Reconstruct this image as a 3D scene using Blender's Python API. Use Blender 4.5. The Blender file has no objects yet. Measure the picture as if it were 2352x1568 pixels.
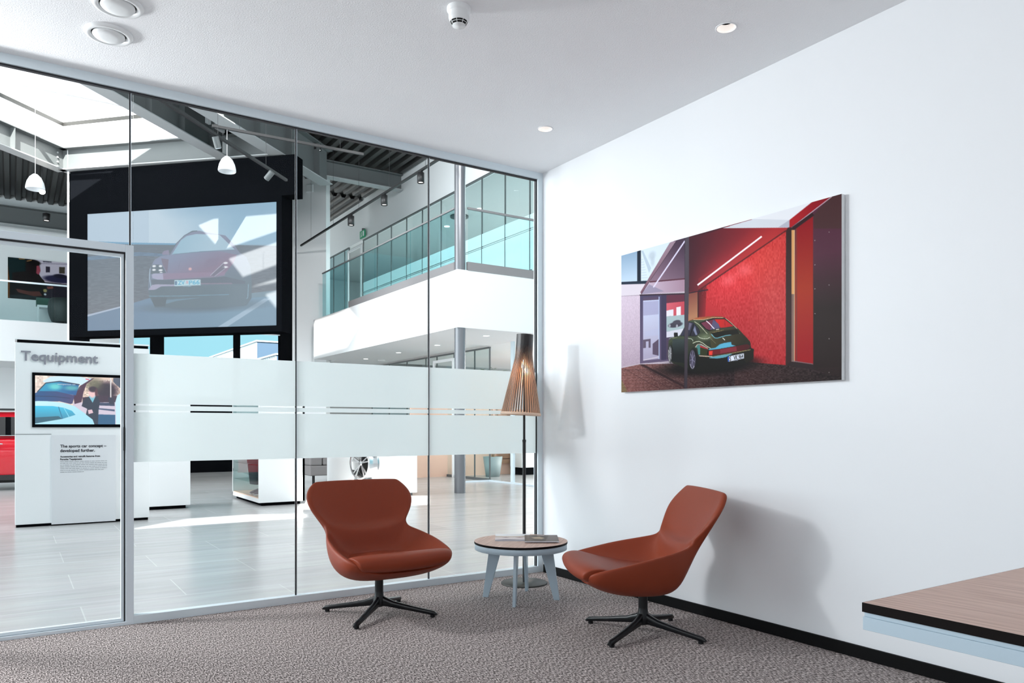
import bpy, bmesh, math, random
import numpy as np
from mathutils import Vector, Matrix
from mathutils.geometry import tessellate_polygon
random.seed(4)
SC = bpy.context.scene
COL = SC.collection
PI = math.pi

# ------------------------------------------------------------------ materials
def lin(c):
    return tuple(((v/255)/12.92 if v/255 <= .04045 else ((v/255+.055)/1.055)**2.4) for v in c)

def mat(name, color, rough=.6, metal=0., spec=.5, bump=None, coat=0.):
    m = bpy.data.materials.new(name); m.use_nodes = True
    nt = m.node_tree; b = nt.nodes['Principled BSDF']
    b.inputs['Base Color'].default_value = (*color, 1)
    b.inputs['Roughness'].default_value = rough
    b.inputs['Metallic'].default_value = metal
    b.inputs['Specular IOR Level'].default_value = spec
    b.inputs['Coat Weight'].default_value = coat
    if bump:
        sc, st, dist = bump
        tc = nt.nodes.new('ShaderNodeTexCoord'); n = nt.nodes.new('ShaderNodeTexNoise')
        n.inputs['Scale'].default_value = sc; n.inputs['Detail'].default_value = 4
        bp = nt.nodes.new('ShaderNodeBump'); bp.inputs['Strength'].default_value = st; bp.inputs['Distance'].default_value = dist
        nt.links.new(tc.outputs['Object'], n.inputs['Vector']); nt.links.new(n.outputs['Fac'], bp.inputs['Height'])
        nt.links.new(bp.outputs['Normal'], b.inputs['Normal'])
    return m

def emis(name, color, strength):
    m = bpy.data.materials.new(name); m.use_nodes = True
    b = m.node_tree.nodes['Principled BSDF']
    b.inputs['Base Color'].default_value = (*color, 1)
    b.inputs['Emission Color'].default_value = (*color, 1)
    b.inputs['Emission Strength'].default_value = strength
    return m

def glass(name, tint, ior=1.25, extra=0.0):
    m = bpy.data.materials.new(name); m.use_nodes = True
    nt = m.node_tree; nt.nodes.clear()
    o = nt.nodes.new('ShaderNodeOutputMaterial'); mx = nt.nodes.new('ShaderNodeMixShader')
    t = nt.nodes.new('ShaderNodeBsdfTransparent'); t.inputs['Color'].default_value = (*tint, 1)
    g = nt.nodes.new('ShaderNodeBsdfGlossy'); g.inputs['Roughness'].default_value = 0.0
    f = nt.nodes.new('ShaderNodeFresnel'); f.inputs['IOR'].default_value = ior
    ge = nt.nodes.new('ShaderNodeNewGeometry'); mu = nt.nodes.new('ShaderNodeMath'); mu.operation = 'MULTIPLY'; iv = nt.nodes.new('ShaderNodeMath'); iv.operation = 'SUBTRACT'; iv.inputs[0].default_value = 1
    nt.links.new(ge.outputs['Backfacing'], iv.inputs[1]); nt.links.new(iv.outputs[0], mu.inputs[1]); nt.links.new(f.outputs[0], mu.inputs[0])
    nt.links.new(mu.outputs[0], mx.inputs[0]); nt.links.new(t.outputs[0], mx.inputs[1]); nt.links.new(g.outputs[0], mx.inputs[2])
    if extra:
        mx2 = nt.nodes.new('ShaderNodeMixShader'); d = nt.nodes.new('ShaderNodeBsdfDiffuse'); tr = nt.nodes.new('ShaderNodeBsdfTranslucent')
        ad = nt.nodes.new('ShaderNodeMixShader'); ad.inputs[0].default_value = .5
        d.inputs['Color'].default_value = (.93, .97, .97, 1); tr.inputs['Color'].default_value = (.95, 1, 1, 1)
        nt.links.new(d.outputs[0], ad.inputs[1]); nt.links.new(tr.outputs[0], ad.inputs[2])
        mx2.inputs[0].default_value = extra
        nt.links.new(mx.outputs[0], mx2.inputs[1]); nt.links.new(ad.outputs[0], mx2.inputs[2])
        nt.links.new(mx2.outputs[0], o.inputs[0])
    else:
        nt.links.new(mx.outputs[0], o.inputs[0])
    return m

def attr_mat(name, rough=.2, emit=0., diff=1.):
    m = bpy.data.materials.new(name); m.use_nodes = True
    nt = m.node_tree; b = nt.nodes['Principled BSDF']
    a = nt.nodes.new('ShaderNodeAttribute'); a.attribute_name = 'Col'
    if diff > 0:
        nt.links.new(a.outputs['Color'], b.inputs['Base Color'])
    if emit:
        b.inputs['Base Color'].default_value = (.08, .085, .09, 1)
        for l in list(nt.links):
            if l.to_socket == b.inputs['Base Color']: nt.links.remove(l)
        nt.links.new(a.outputs['Color'], b.inputs['Emission Color']); b.inputs['Emission Strength'].default_value = emit
    b.inputs['Roughness'].default_value = max(rough, .35); b.inputs['Specular IOR Level'].default_value = .04
    return m

M = {}
M['wall'] = mat('wall_paint', (.81, .83, .855), .75, bump=(60, .05, .002))
M['ceil'] = mat('ceiling_paint', (.86, .87, .89), .85, bump=(140, .5, .004))
M['white'] = mat('white_lacquer', (.82, .84, .85), .35)
M['whitew'] = mat('showroom_white', (.82, .83, .84), .7)
M['greyw'] = mat('grey_wall', (.55, .56, .56), .8)
M['black'] = mat('black_panel', (.003, .0035, .0045), .8, spec=.0)
M['blackm'] = mat('black_matt', (.012, .012, .013), .5)
M['base'] = mat('black_skirting', (.003, .003, .0035), .6, spec=.12)
M['alu'] = mat('anodised_aluminium', (.72, .81, .86), .4, metal=.1)
M['alub'] = mat('bright_aluminium', (.74, .83, .89), .3, metal=.2)
M['gasket'] = mat('black_gasket', (.01, .01, .014), .5)
M['leather'] = mat('rust_leather', (.235, .039, .0145), .48, bump=(900, .25, .0006), spec=.25)
M['chairbase'] = mat('black_chair_metal', (.006, .007, .009), .34, spec=.4)
M['tlacq'] = mat('pale_grey_lacquer', (.43, .54, .62), .4)
M['edge'] = mat('dark_edge', (.004, .002, .002), .6, spec=.12)
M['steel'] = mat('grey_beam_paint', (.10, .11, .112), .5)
M['flange'] = mat('grey_beam_paint_lit', (.34, .355, .36), .5)  # same beam paint made lighter; light from below is put into the colour
M['deck'] = mat('dark_deck_paint', (.022, .0215, .020), .4)
M['colm'] = mat('grey_column', (.17, .175, .19), .25, metal=.2)
M['railcap'] = mat('grey_rail_profile', (.24, .23, .235), .45)
M['red'] = mat('red_car_paint', (.55, .008, .02), .18, coat=1.)
M['wood'] = mat('wall_wood', (.84, .55, .42), .5)
M['pot'] = mat('pot_grey_green', (.30, .37, .37), .45)
M['bark'] = mat('bark', (.35, .24, .16), .8)
M['leafg'] = mat('leaf', (.06, .16, .05), .6)
M['sofa'] = mat('grey_sofa_fabric', (.20, .185, .185), .8)
M['chrome'] = mat('polished_wheel', (.65, .65, .66), .18, metal=.9)
M['green'] = mat('dark_green', (.01, .07, .045), .5)
M['lgtext'] = mat('grey_letter', (.25, .25, .29), .5)
M['dktext'] = mat('dark_print', (.02, .02, .03), .5)
M['mdtext'] = mat('grey_print', (.33, .34, .36), .6)
M['signgreen'] = mat('sign_green', (.0, .30, .13), .4)
M['bldg'] = mat('neighbour_cladding', (.33, .38, .41), .7)
M['bldgd'] = mat('neighbour_cladding_dark', (.018, .045, .08), .7)
M['glass'] = glass('partition_glass', (.985, .993, .993), 1.15)
M['rglass'] = glass('railing_glass', (.80, .935, .945), 1.3)
M['oglass'] = glass('office_glass', (.90, .96, .96), 1.35)
M['frost'] = glass('frosted_film', (.97, 1, 1), 1.1, extra=.86)
M['frostc'] = glass('frosted_office_film', (.80, .97, 1), 1.1, extra=.45)
M['dlight'] = emis('downlight_glow', (1, .97, .92), 2.2)
M['slight'] = emis('spot_glow', (1, .96, .9), 6)
M['pend'] = mat('white_shade', (.86, .88, .9), .4)
M['bulb'] = emis('warm_bulb', (1, .78, .52), 9)
M['conewarm'] = emis('downlight_cone_glow', (.95, .90, .86), .45)  # slight glow put into the reflector itself; the lamp hole stays dark
M['dark'] = mat('dark_hole', (.004, .004, .004), .9)
M['slato'] = mat('black_slat_laminate', (.016, .014, .015), .35)
M['slati'] = mat('birch_slat', (.74, .54, .41), .5)
M['page'] = mat('paper_edge', (.72, .76, .84), .6)

def wood_top(ang):
    m = bpy.data.materials.new('walnut_laminate'); m.use_nodes = True
    nt = m.node_tree; b = nt.nodes['Principled BSDF']
    tc = nt.nodes.new('ShaderNodeTexCoord'); mp = nt.nodes.new('ShaderNodeMapping')
    mp.inputs['Scale'].default_value = (1.2, 26, 1)
    rt = nt.nodes.new('ShaderNodeMapping'); rt.inputs['Rotation'].default_value = (0, 0, -ang)
    n = nt.nodes.new('ShaderNodeTexNoise'); n.inputs['Scale'].default_value = 4; n.inputs['Detail'].default_value = 6
    r = nt.nodes.new('ShaderNodeValToRGB')
    r.color_ramp.elements[0].position = .3; r.color_ramp.elements[0].color = (.48, .31, .25, 1)
    r.color_ramp.elements[1].position = .7; r.color_ramp.elements[1].color = (.69, .50, .42, 1)
    nt.links.new(tc.outputs['Object'], rt.inputs[0]); nt.links.new(rt.outputs[0], mp.inputs[0]); nt.links.new(mp.outputs[0], n.inputs['Vector'])
    nt.links.new(n.outputs['Fac'], r.inputs[0]); nt.links.new(r.outputs[0], b.inputs['Base Color'])
    b.inputs['Roughness'].default_value = .5; b.inputs['Specular IOR Level'].default_value = .3
    return m
M['top'] = wood_top(PI/2+.05); M['top2'] = wood_top(PI/4)

def carpet_mat():
    m = bpy.data.materials.new('speckled_carpet'); m.use_nodes = True
    nt = m.node_tree; b = nt.nodes['Principled BSDF']
    tc = nt.nodes.new('ShaderNodeTexCoord')
    n = nt.nodes.new('ShaderNodeTexNoise'); n.inputs['Scale'].default_value = 170; n.inputs['Detail'].default_value = 5; n.inputs['Roughness'].default_value = .7
    mp = nt.nodes.new('ShaderNodeMapping'); mp.inputs['Scale'].default_value = (1, .35, 1)
    r = nt.nodes.new('ShaderNodeValToRGB'); e = r.color_ramp.elements
    e[0].position = .40; e[0].color = (.035, .028, .028, 1)
    e[1].position = .60; e[1].color = (.72, .64, .62, 1)
    x = e.new(.5); x.color = (.25, .215, .205, 1)
    nt.links.new(tc.outputs['Object'], mp.inputs[0]); nt.links.new(mp.outputs[0], n.inputs['Vector'])
    nt.links.new(n.outputs['Fac'], r.inputs[0]); nt.links.new(r.outputs[0], b.inputs['Base Color'])
    bp = nt.nodes.new('ShaderNodeBump'); bp.inputs['Strength'].default_value = .25; bp.inputs['Distance'].default_value = .002
    nt.links.new(n.outputs['Fac'], bp.inputs['Height']); nt.links.new(bp.outputs['Normal'], b.inputs['Normal'])
    b.inputs['Roughness'].default_value = .95; b.inputs['Specular IOR Level'].default_value = .1
    return m
M['carpet'] = carpet_mat()

def tile_mat():
    m = bpy.data.materials.new('grey_stone_tiles'); m.use_nodes = True
    nt = m.node_tree; b = nt.nodes['Principled BSDF']
    tc = nt.nodes.new('ShaderNodeTexCoord')
    br = nt.nodes.new('ShaderNodeTexBrick'); br.inputs['Scale'].default_value = 1
    br.inputs['Brick Width'].default_value = 1.2; br.inputs['Row Height'].default_value = .6
    br.inputs['Mortar Size'].default_value = .004; br.inputs['Mortar Smooth'].default_value = .1
    br.inputs['Color1'].default_value = (.44, .445, .455, 1); br.inputs['Color2'].default_value = (.40, .405, .415, 1)
    br.inputs['Mortar'].default_value = (.52, .53, .53, 1)
    n = nt.nodes.new('ShaderNodeTexNoise'); n.inputs['Scale'].default_value = 3; n.inputs['Detail'].default_value = 6
    mp = nt.nodes.new('ShaderNodeMapping'); mp.inputs['Scale'].default_value = (.4, 3, 1)
    mx = nt.nodes.new('ShaderNodeMixRGB'); mx.blend_type = 'OVERLAY'; mx.inputs[0].default_value = .35
    nt.links.new(tc.outputs['Object'], br.inputs['Vector'])
    nt.links.new(tc.outputs['Object'], mp.inputs[0]); nt.links.new(mp.outputs[0], n.inputs['Vector'])
    nt.links.new(br.outputs['Color'], mx.inputs[1]); nt.links.new(n.outputs['Color'], mx.inputs[2])
    hs = nt.nodes.new('ShaderNodeHueSaturation'); hs.inputs['Saturation'].default_value = .12
    nt.links.new(mx.outputs[0], hs.inputs['Color']); nt.links.new(hs.outputs[0], b.inputs['Base Color'])
    b.inputs['Roughness'].default_value = .24; b.inputs['Specular IOR Level'].default_value = .6
    return m
M['tile'] = tile_mat()

# ------------------------------------------------------------------ objects
def tag(o, label=None, cat=None, group=None, kind=None):
    if label: o['label'] = label
    if cat: o['category'] = cat
    if group: o['group'] = group
    if kind: o['kind'] = kind
    return o

def empty(name, loc, label=None, cat=None, group=None, rz=0., kind=None):
    o = bpy.data.objects.new(name, None); COL.objects.link(o)
    o.location = loc; o.rotation_euler = (0, 0, rz); o.empty_display_size = .1
    bpy.context.view_layer.update()
    return tag(o, label, cat, group, kind)

class MB:
    def __init__(s): s.v = []; s.f = []; s.mi = []; s.sm = []
    def add(s, v, f, mi=0, smooth=False):
        n = len(s.v); s.v += [tuple(p) for p in v]
        s.f += [tuple(i+n for i in q) for q in f]; s.mi += [mi]*len(f); s.sm += [smooth]*len(f); return s
    def box(s, x0, x1, y0, y1, z0, z1, mi=0):
        x0, x1 = min(x0, x1), max(x0, x1); y0, y1 = min(y0, y1), max(y0, y1); z0, z1 = min(z0, z1), max(z0, z1)
        v = [(x0, y0, z0), (x1, y0, z0), (x1, y1, z0), (x0, y1, z0), (x0, y0, z1), (x1, y0, z1), (x1, y1, z1), (x0, y1, z1)]
        return s.add(v, [(0, 3, 2, 1), (4, 5, 6, 7), (0, 1, 5, 4), (1, 2, 6, 5), (2, 3, 7, 6), (3, 0, 4, 7)], mi)
    def prism(s, poly, z0, z1, mi=0):
        a = sum(poly[i][0]*poly[(i+1) % len(poly)][1]-poly[(i+1) % len(poly)][0]*poly[i][1] for i in range(len(poly)))
        if a < 0: poly = poly[::-1]
        n = len(poly); v = [(x, y, z0) for x, y in poly]+[(x, y, z1) for x, y in poly]
        f = [tuple(range(n-1, -1, -1)), tuple(range(n, 2*n))]+[(i, (i+1) % n, n+(i+1) % n, n+i) for i in range(n)]
        return s.add(v, f, mi)
    def hexa(s, bot, top, mi=0):   # two quads (4 pts each, counterclockwise from above)
        return s.add(list(bot)+list(top), [(0, 3, 2, 1), (4, 5, 6, 7), (0, 1, 5, 4), (1, 2, 6, 5), (2, 3, 7, 6), (3, 0, 4, 7)], mi)
    def bar(s, p0, p1, w, h, mi=0):   # rectangular bar between points; w horizontal, h the other way
        p0, p1 = Vector(p0), Vector(p1); d = (p1-p0).normalized()
        up = Vector((0, 0, 1)) if abs(d.z) < .95 else Vector((1, 0, 0))
        a = d.cross(up).normalized()*w/2; b = a.cross(d).normalized()*h/2
        v = [p0-a-b, p0+a-b, p0+a+b, p0-a+b, p1-a-b, p1+a-b, p1+a+b, p1-a+b]
        return s.add(v, [(0, 3, 2, 1), (4, 5, 6, 7), (0, 1, 5, 4), (1, 2, 6, 5), (2, 3, 7, 6), (3, 0, 4, 7)][::1], mi)
    def cyl(s, p0, p1, r0, r1=None, n=24, mi=0, caps=True, smooth=True):
        r1 = r0 if r1 is None else r1
        p0, p1 = Vector(p0), Vector(p1); d = (p1-p0).normalized()
        up = Vector((0, 0, 1)) if abs(d.z) < .95 else Vector((1, 0, 0))
        a = d.cross(up).normalized(); b = d.cross(a).normalized()
        v = []
        for p, r in ((p0, r0), (p1, r1)):
            v += [p+(a*math.cos(2*PI*i/n)+b*math.sin(2*PI*i/n))*r for i in range(n)]
        f = [(i, (i+1) % n, n+(i+1) % n, n+i) for i in range(n)]
        s.add(v, f, mi, smooth)
        if caps:
            s.add(v[:n], [tuple(range(n-1, -1, -1))], mi); s.add(v[n:], [tuple(range(n))], mi)
        return s
    def lathe(s, prof, c=(0, 0, 0), n=32, mi=0, smooth=True):   # prof: (r, z)
        v = []; f = []
        for r, z in prof: v += [(c[0]+r*math.cos(2*PI*i/n), c[1]+r*math.sin(2*PI*i/n), c[2]+z) for i in range(n)]
        for k in range(len(prof)-1):
            f += [(k*n+i, k*n+(i+1) % n, (k+1)*n+(i+1) % n, (k+1)*n+i) for i in range(n)]
        return s.add(v, f, mi, smooth)
    def grid(s, rows, mi=0, smooth=True, closeu=False):
        n = len(rows[0]); v = [p for r in rows for p in r]; f = []
        for j in range(len(rows)-1):
            for i in range(n-1 if not closeu else n):
                f.append((j*n+i, j*n+(i+1) % n, (j+1)*n+(i+1) % n, (j+1)*n+i))
        return s.add(v, f, mi, smooth)
    def xf(s, mtx):
        s.v = [tuple(mtx @ Vector(p)) for p in s.v]; return s
    def build(s, name, mats, parent=None, world=True, subsurf=0, bevel=0., origin=None, fix=False):
        if not isinstance(mats, (list, tuple)): mats = [mats]
        off = Vector((0, 0, 0)); loc = Vector((0, 0, 0)); inv = None
        if parent is None:
            xs = [p[0] for p in s.v]; ys = [p[1] for p in s.v]; zs = [p[2] for p in s.v]
            loc = Vector(origin) if origin else Vector(((min(xs)+max(xs))/2, (min(ys)+max(ys))/2, min(zs)))
            off = loc
        elif world:
            inv = parent.matrix_world.inverted()
        me = bpy.data.meshes.new(name)
        vs = [tuple((inv @ Vector(p)) if inv else (Vector(p)-off)) for p in s.v]
        me.from_pydata(vs, [], s.f)
        for m in mats: me.materials.append(m)
        me.polygons.foreach_set('material_index', s.mi)
        me.polygons.foreach_set('use_smooth', s.sm)
        if fix or True:
            bm = bmesh.new(); bm.from_mesh(me)
            if fix: bmesh.ops.remove_doubles(bm, verts=bm.verts, dist=1e-5)
            bmesh.ops.recalc_face_normals(bm, faces=bm.faces); bm.to_mesh(me); bm.free()
        me.update()
        o = bpy.data.objects.new(name, me); COL.objects.link(o)
        o.location = loc
        if parent: o.parent = parent; o.location = (0, 0, 0)
        if bevel:
            b = o.modifiers.new('bevel', 'BEVEL'); b.width = bevel; b.segments = 2; b.limit_method = 'ANGLE'
        if subsurf:
            q = o.modifiers.new('sub', 'SUBSURF'); q.levels = subsurf; q.render_levels = subsurf
        bpy.context.view_layer.update()
        return o

def struct(mb, name, m, **k): return tag(mb.build(name, m, **k), kind='structure')
def B(*a): return MB().box(*a)

def copy_tree(src, loc=None, rz=None, label=None, parent=None):
    c = src.copy(); COL.objects.link(c)
    if parent: c.parent = parent
    if loc is not None: c.location = loc
    if rz is not None: c.rotation_euler = (0, 0, rz)
    if label: c['label'] = label
    for ch in list(src.children): copy_tree(ch, parent=c)
    return c

def text(s, name, size, origin, ux, uy, m, parent, bold=0., depth=.002, width=None, shear=0.):
    """lettering as real mesh: origin = baseline left, ux/uy = unit axes along text / up"""
    cu = bpy.data.curves.new(name, 'FONT'); cu.body = s; cu.size = size; cu.offset = bold; cu.extrude = depth/2
    cu.resolution_u = 3; cu.shear = shear
    to = bpy.data.objects.new(name, cu); COL.objects.link(to)
    bpy.context.view_layer.update()
    me = bpy.data.meshes.new_from_object(to, depsgraph=bpy.context.evaluated_depsgraph_get())
    bpy.data.objects.remove(to); bpy.data.curves.remove(cu)
    xs = [v.co.x for v in me.vertices]; sx = 1.
    if width: sx = width/(max(xs)-min(xs))
    x0 = min(xs)
    ux, uy, og = Vector(ux), Vector(uy), Vector(origin); n = ux.cross(uy).normalized()
    inv = parent.matrix_world.inverted()
    for v in me.vertices:
        v.co = inv @ (og+ux*((v.co.x-x0)*sx)+uy*v.co.y+n*v.co.z)
    me.materials.clear(); me.materials.append(m)
    o = bpy.data.objects.new(name, me); COL.objects.link(o); o.parent = parent
    return o

# ------------------------------------------------------------------ printed / displayed pictures as coloured mesh
def homog(src, dst):
    A = []; b = []
    for (x, y), (u, v) in zip(src, dst):
        A.append([x, y, 1, 0, 0, 0, -u*x, -u*y]); b.append(u)
        A.append([0, 0, 0, x, y, 1, -v*x, -v*y]); b.append(v)
    h = np.linalg.solve(np.array(A, float), np.array(b, float))
    return np.append(h, 1).reshape(3, 3)

class Canvas:
    def __init__(s, W, H, quad, base):
        s.W, s.H = W, H; s.a = np.zeros((H, W, 3)); s.a[:] = base
        s.Hm = homog(quad, [(0, 0), (W, 0), (W, H), (0, H)])
        s.yy, s.xx = np.mgrid[0:H, 0:W]; s.o = (0, 0, 1.)
        s.rng = np.random.RandomState(3)
    def crop(s, ox, oy, sc): s.o = (ox, oy, sc)
    def T(s, p):
        x = s.o[0]+p[0]/s.o[2]; y = s.o[1]+p[1]/s.o[2]
        q = s.Hm @ np.array([x, y, 1.]); return q[0]/q[2], q[1]/q[2]
    def mask(s, P):
        m = np.zeros((s.H, s.W))
        for dx, dy in ((.25, .25), (.75, .25), (.25, .75), (.75, .75)):
            X = s.xx+dx; Y = s.yy+dy; ins = np.zeros((s.H, s.W), bool)
            for i in range(len(P)):
                x0, y0 = P[i]; x1, y1 = P[(i+1) % len(P)]
                if y0 == y1: continue
                c = ((y0 > Y) != (y1 > Y)) & (X < (x1-x0)*(Y-y0)/(y1-y0)+x0)
                ins ^= c
            m += ins*.25
        return m
    def put(s, m, col):
        s.a = s.a*(1-m[..., None])+np.asarray(col, float)*m[..., None]
    def poly(s, pts, col, col2=None, g=None, al=1.):
        P = [s.T(p) for p in pts]; m = s.mask(P)*al
        if col2 is not None:
            (ax, ay), (bx, by) = s.T(g[0]), s.T(g[1])
            t = ((s.xx-ax)*(bx-ax)+(s.yy-ay)*(by-ay))/((bx-ax)**2+(by-ay)**2+1e-9)
            t = np.clip(t, 0, 1)[..., None]
            c = np.array(col, float)*(1-t)+np.array(col2, float)*t
        else: c = np.array(col, float)
        s.put(m, c)
    def line(s, pts, w, col, al=1.):
        # width in crop units, measured along the canvas scale near the line
        for i in range(len(pts)-1):
            p, q = Vector((*pts[i], 0)), Vector((*pts[i+1], 0)); d = (q-p)
            if d.length < 1e-6: continue
            n = Vector((-d.y, d.x, 0)).normalized()*w/2
            s.poly([(p+n)[:2], (q+n)[:2], (q-n)[:2], (p-n)[:2]], col, al=al)
    def ell(s, c, rx, ry, col, al=1., soft=.15):
        cx, cy = s.T(c); ex = s.T((c[0]+rx, c[1])); ey = s.T((c[0], c[1]+ry))
        a = abs(ex[0]-cx)+1e-6; b = abs(ey[1]-cy)+1e-6
        d = np.sqrt(((s.xx+.5-cx)/a)**2+((s.yy+.5-cy)/b)**2)
        s.put(np.clip((1+soft-d)/(2*soft), 0, 1)*al, col)
    def noise(s, pts, amp, cell=(1, 1)):
        m = s.mask([s.T(p) for p in pts])
        n = s.rng.uniform(-1, 1, (s.H//cell[1]+2, s.W//cell[0]+2))
        n = np.repeat(np.repeat(n, cell[1], 0), cell[0], 1)[:s.H, :s.W]
        s.a = np.clip(s.a+(m*n*amp)[..., None], 0, 255)
    def blur(s):
        a = np.pad(s.a, ((1, 1), (1, 1), (0, 0)), 'edge')
        s.a = (a[1:-1, 1:-1]*4+a[:-2, 1:-1]+a[2:, 1:-1]+a[1:-1, :-2]+a[1:-1, 2:])/8
    def build(s, name, tl, ux, uy, w, h, m, parent):
        """tl = world top-left corner, ux to the right, uy downwards"""
        H, W = s.H, s.W
        inv = parent.matrix_world.inverted()
        tl, ux, uy = Vector(tl), Vector(ux), Vector(uy)
        o0 = np.array(inv @ tl); a = np.array(inv.to_3x3() @ (ux*w)); b = np.array(inv.to_3x3() @ (uy*h))
        jj, ii = np.mgrid[0:H, 0:W]
        co = o0+(ii/(W-1))[..., None]*a+(jj/(H-1))[..., None]*b
        me = bpy.data.meshes.new(name)
        me.vertices.add(H*W); me.vertices.foreach_set('co', co.reshape(-1))
        j2, i2 = np.mgrid[0:H-1, 0:W-1]; k = (j2*W+i2).reshape(-1)
        q = np.stack([k, k+W, k+W+1, k+1], 1).astype(np.int32)
        me.loops.add(q.size); me.loops.foreach_set('vertex_index', q.reshape(-1))
        me.polygons.add(len(q)); me.polygons.foreach_set('loop_start', np.arange(0, q.size, 4, dtype=np.int32))
        me.update(calc_edges=True)
        c = np.clip(s.a, 0, 255)/255; c = np.where(c <= .04045, c/12.92, ((c+.055)/1.055)**2.4)
        at = me.color_attributes.new('Col', 'FLOAT_COLOR', 'POINT')
        at.data.foreach_set('color', np.concatenate([c, np.ones((H, W, 1))], 2).reshape(-1))
        me.materials.append(m)
        o = bpy.data.objects.new(name, me); COL.objects.link(o); o.parent = parent
        return o

# ================================================================== THE ROOM SHELL
# corner of the room at the origin: glass partition on y = 0, picture wall on x = 0
struct(B(-6.6, 0.0, -7.2, 0.0, -.12, 0), 'floor', M['carpet'], origin=(0, 0, 0))
def plate(outer, holes, z0, z1):
    """horizontal slab with through holes"""
    mb = MB(); loops = [[Vector((*p, 0)) for p in outer]]+[[Vector((*p, 0)) for p in h] for h in holes]
    tri = tessellate_polygon(loops); flat = [p for l in loops for p in l]
    for z in (z0, z1): mb.add([(p.x, p.y, z) for p in flat], tri)
    for l in loops:
        k = len(l); mb.add([(p.x, p.y, z0) for p in l]+[(p.x, p.y, z1) for p in l], [(i, (i+1) % k, k+(i+1) % k, k+i) for i in range(k)])
    return mb
DL = [(-.490, -2.217), (-.491, -.737)]
struct(plate([(-6.7, -7.3), (.16, -7.3), (.16, .03), (-6.7, .03)], [[(x+.0445*math.cos(2*PI*i/40), y+.0445*math.sin(2*PI*i/40)) for i in range(40)] for x, y in DL], 3.0, 3.16), 'ceiling', M['ceil'], fix=True)
struct(B(0, .16, -7.2, .03, -.1, 3.0), 'wall_right', M['wall'])
struct(B(-6.6, 0, -7.3, -7.2, 0, 3.0), 'wall_back', M['whitew'])
struct(B(-6.7, -6.6, -7.2, 0, 0, 3.0), 'wall_left', M['whitew'])
struct(B(-.014, 0, -7.2, -.05, 0, .06), 'baseboard_right', M['base'], bevel=.002)

# glass partition: aluminium perimeter
FD = .028
struct(B(-6.6, 0, -FD, FD, 2.952, 3.0), 'trim_1', M['alu'])           # head
struct(B(-2.784, 0, -FD, FD, 0, .045), 'trim_2', M['alu'])            # sill
struct(B(-.045, 0, -FD, FD, .045, 2.952), 'trim_3', M['alu'])         # end jamb
struct(MB().box(-6.6, -.045, -.012, .012, 2.943, 2.952).box(-.053, -.045, -.012, .012, .045, 2.943), 'trim_4', M['gasket'])
for k, (x, z0) in enumerate(((-2.801, 2.094), (-1.872, .045), (-.950, .045))):
    struct(MB().box(x-.0035, x+.0035, -.006, .006, z0, 2.943, 0).box(x+.0035, x+.0065, -.006, .0065, z0, 2.943, 1),
           'trim_%d' % (5+k), [M['gasket'], M['alub']])  # bright strip paints the highlight along one side of each joint
panes = [(-6.55, -2.801, 2.094, 2.943, False), (-2.784, -1.8755, .045, 2.943, True), (-1.8655, -.9535, .045, 2.943, True), (-.9435, -.053, .045, 2.943, True)]
for k, (x0, x1, z0, z1, film) in enumerate(panes):
    w = empty('window_%d' % (k+1), ((x0+x1)/2, 0, z0), kind='structure')
    B(x0, x1, -.006, .006, z0, z1).build('pane', M['glass'], w)
    if film:
        f = MB()
        for a, b in ((1.219, 1.500), (1.183, 1.210), (.895, 1.173)):
            f.box(x0, x1, -.0068, -.0062, a, b)
        f.build('frosted_film', M['frost'], w)
# door: jambs, head, leaf
d = empty('door_1', (-3.3, 0, 0), kind='structure')
MB().box(-2.825, -2.784, -FD, FD, 0, 2.094).box(-3.83, -3.789, -FD, FD, 0, 2.094).box(-3.789, -2.825, -FD, FD, 2.053, 2.094).build('door_frame', M['alub'], d, bevel=.002)
MB().box(-2.832, -2.825, -.018, .02, .02, 2.053).box(-3.789, -3.782, -.018, .02, .02, 2.053).box(-3.782, -2.832, -.018, .02, 2.044, 2.053).build('seal', M['gasket'], d)
MB().box(-2.846, -2.832, -.012, .016, .02, 2.044).box(-3.782, -3.768, -.012, .016, .02, 2.044).box(-3.768, -2.846, -.012, .016, 2.028, 2.044).box(-3.768, -2.846, -.012, .016, .02, .036).build('leaf_frame', M['alu'], d)
B(-3.768, -2.846, -.004, .004, .036, 2.028).build('door_glass', M['glass'], d)
B(-2.834, -2.826, -.024, -.012, .96, 1.09).build('lock_plate', M['gasket'], d)
struct(B(-6.6, -2.784, -.03, .03, 0, .018), 'trim_8', M['alub'])      # threshold

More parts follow.
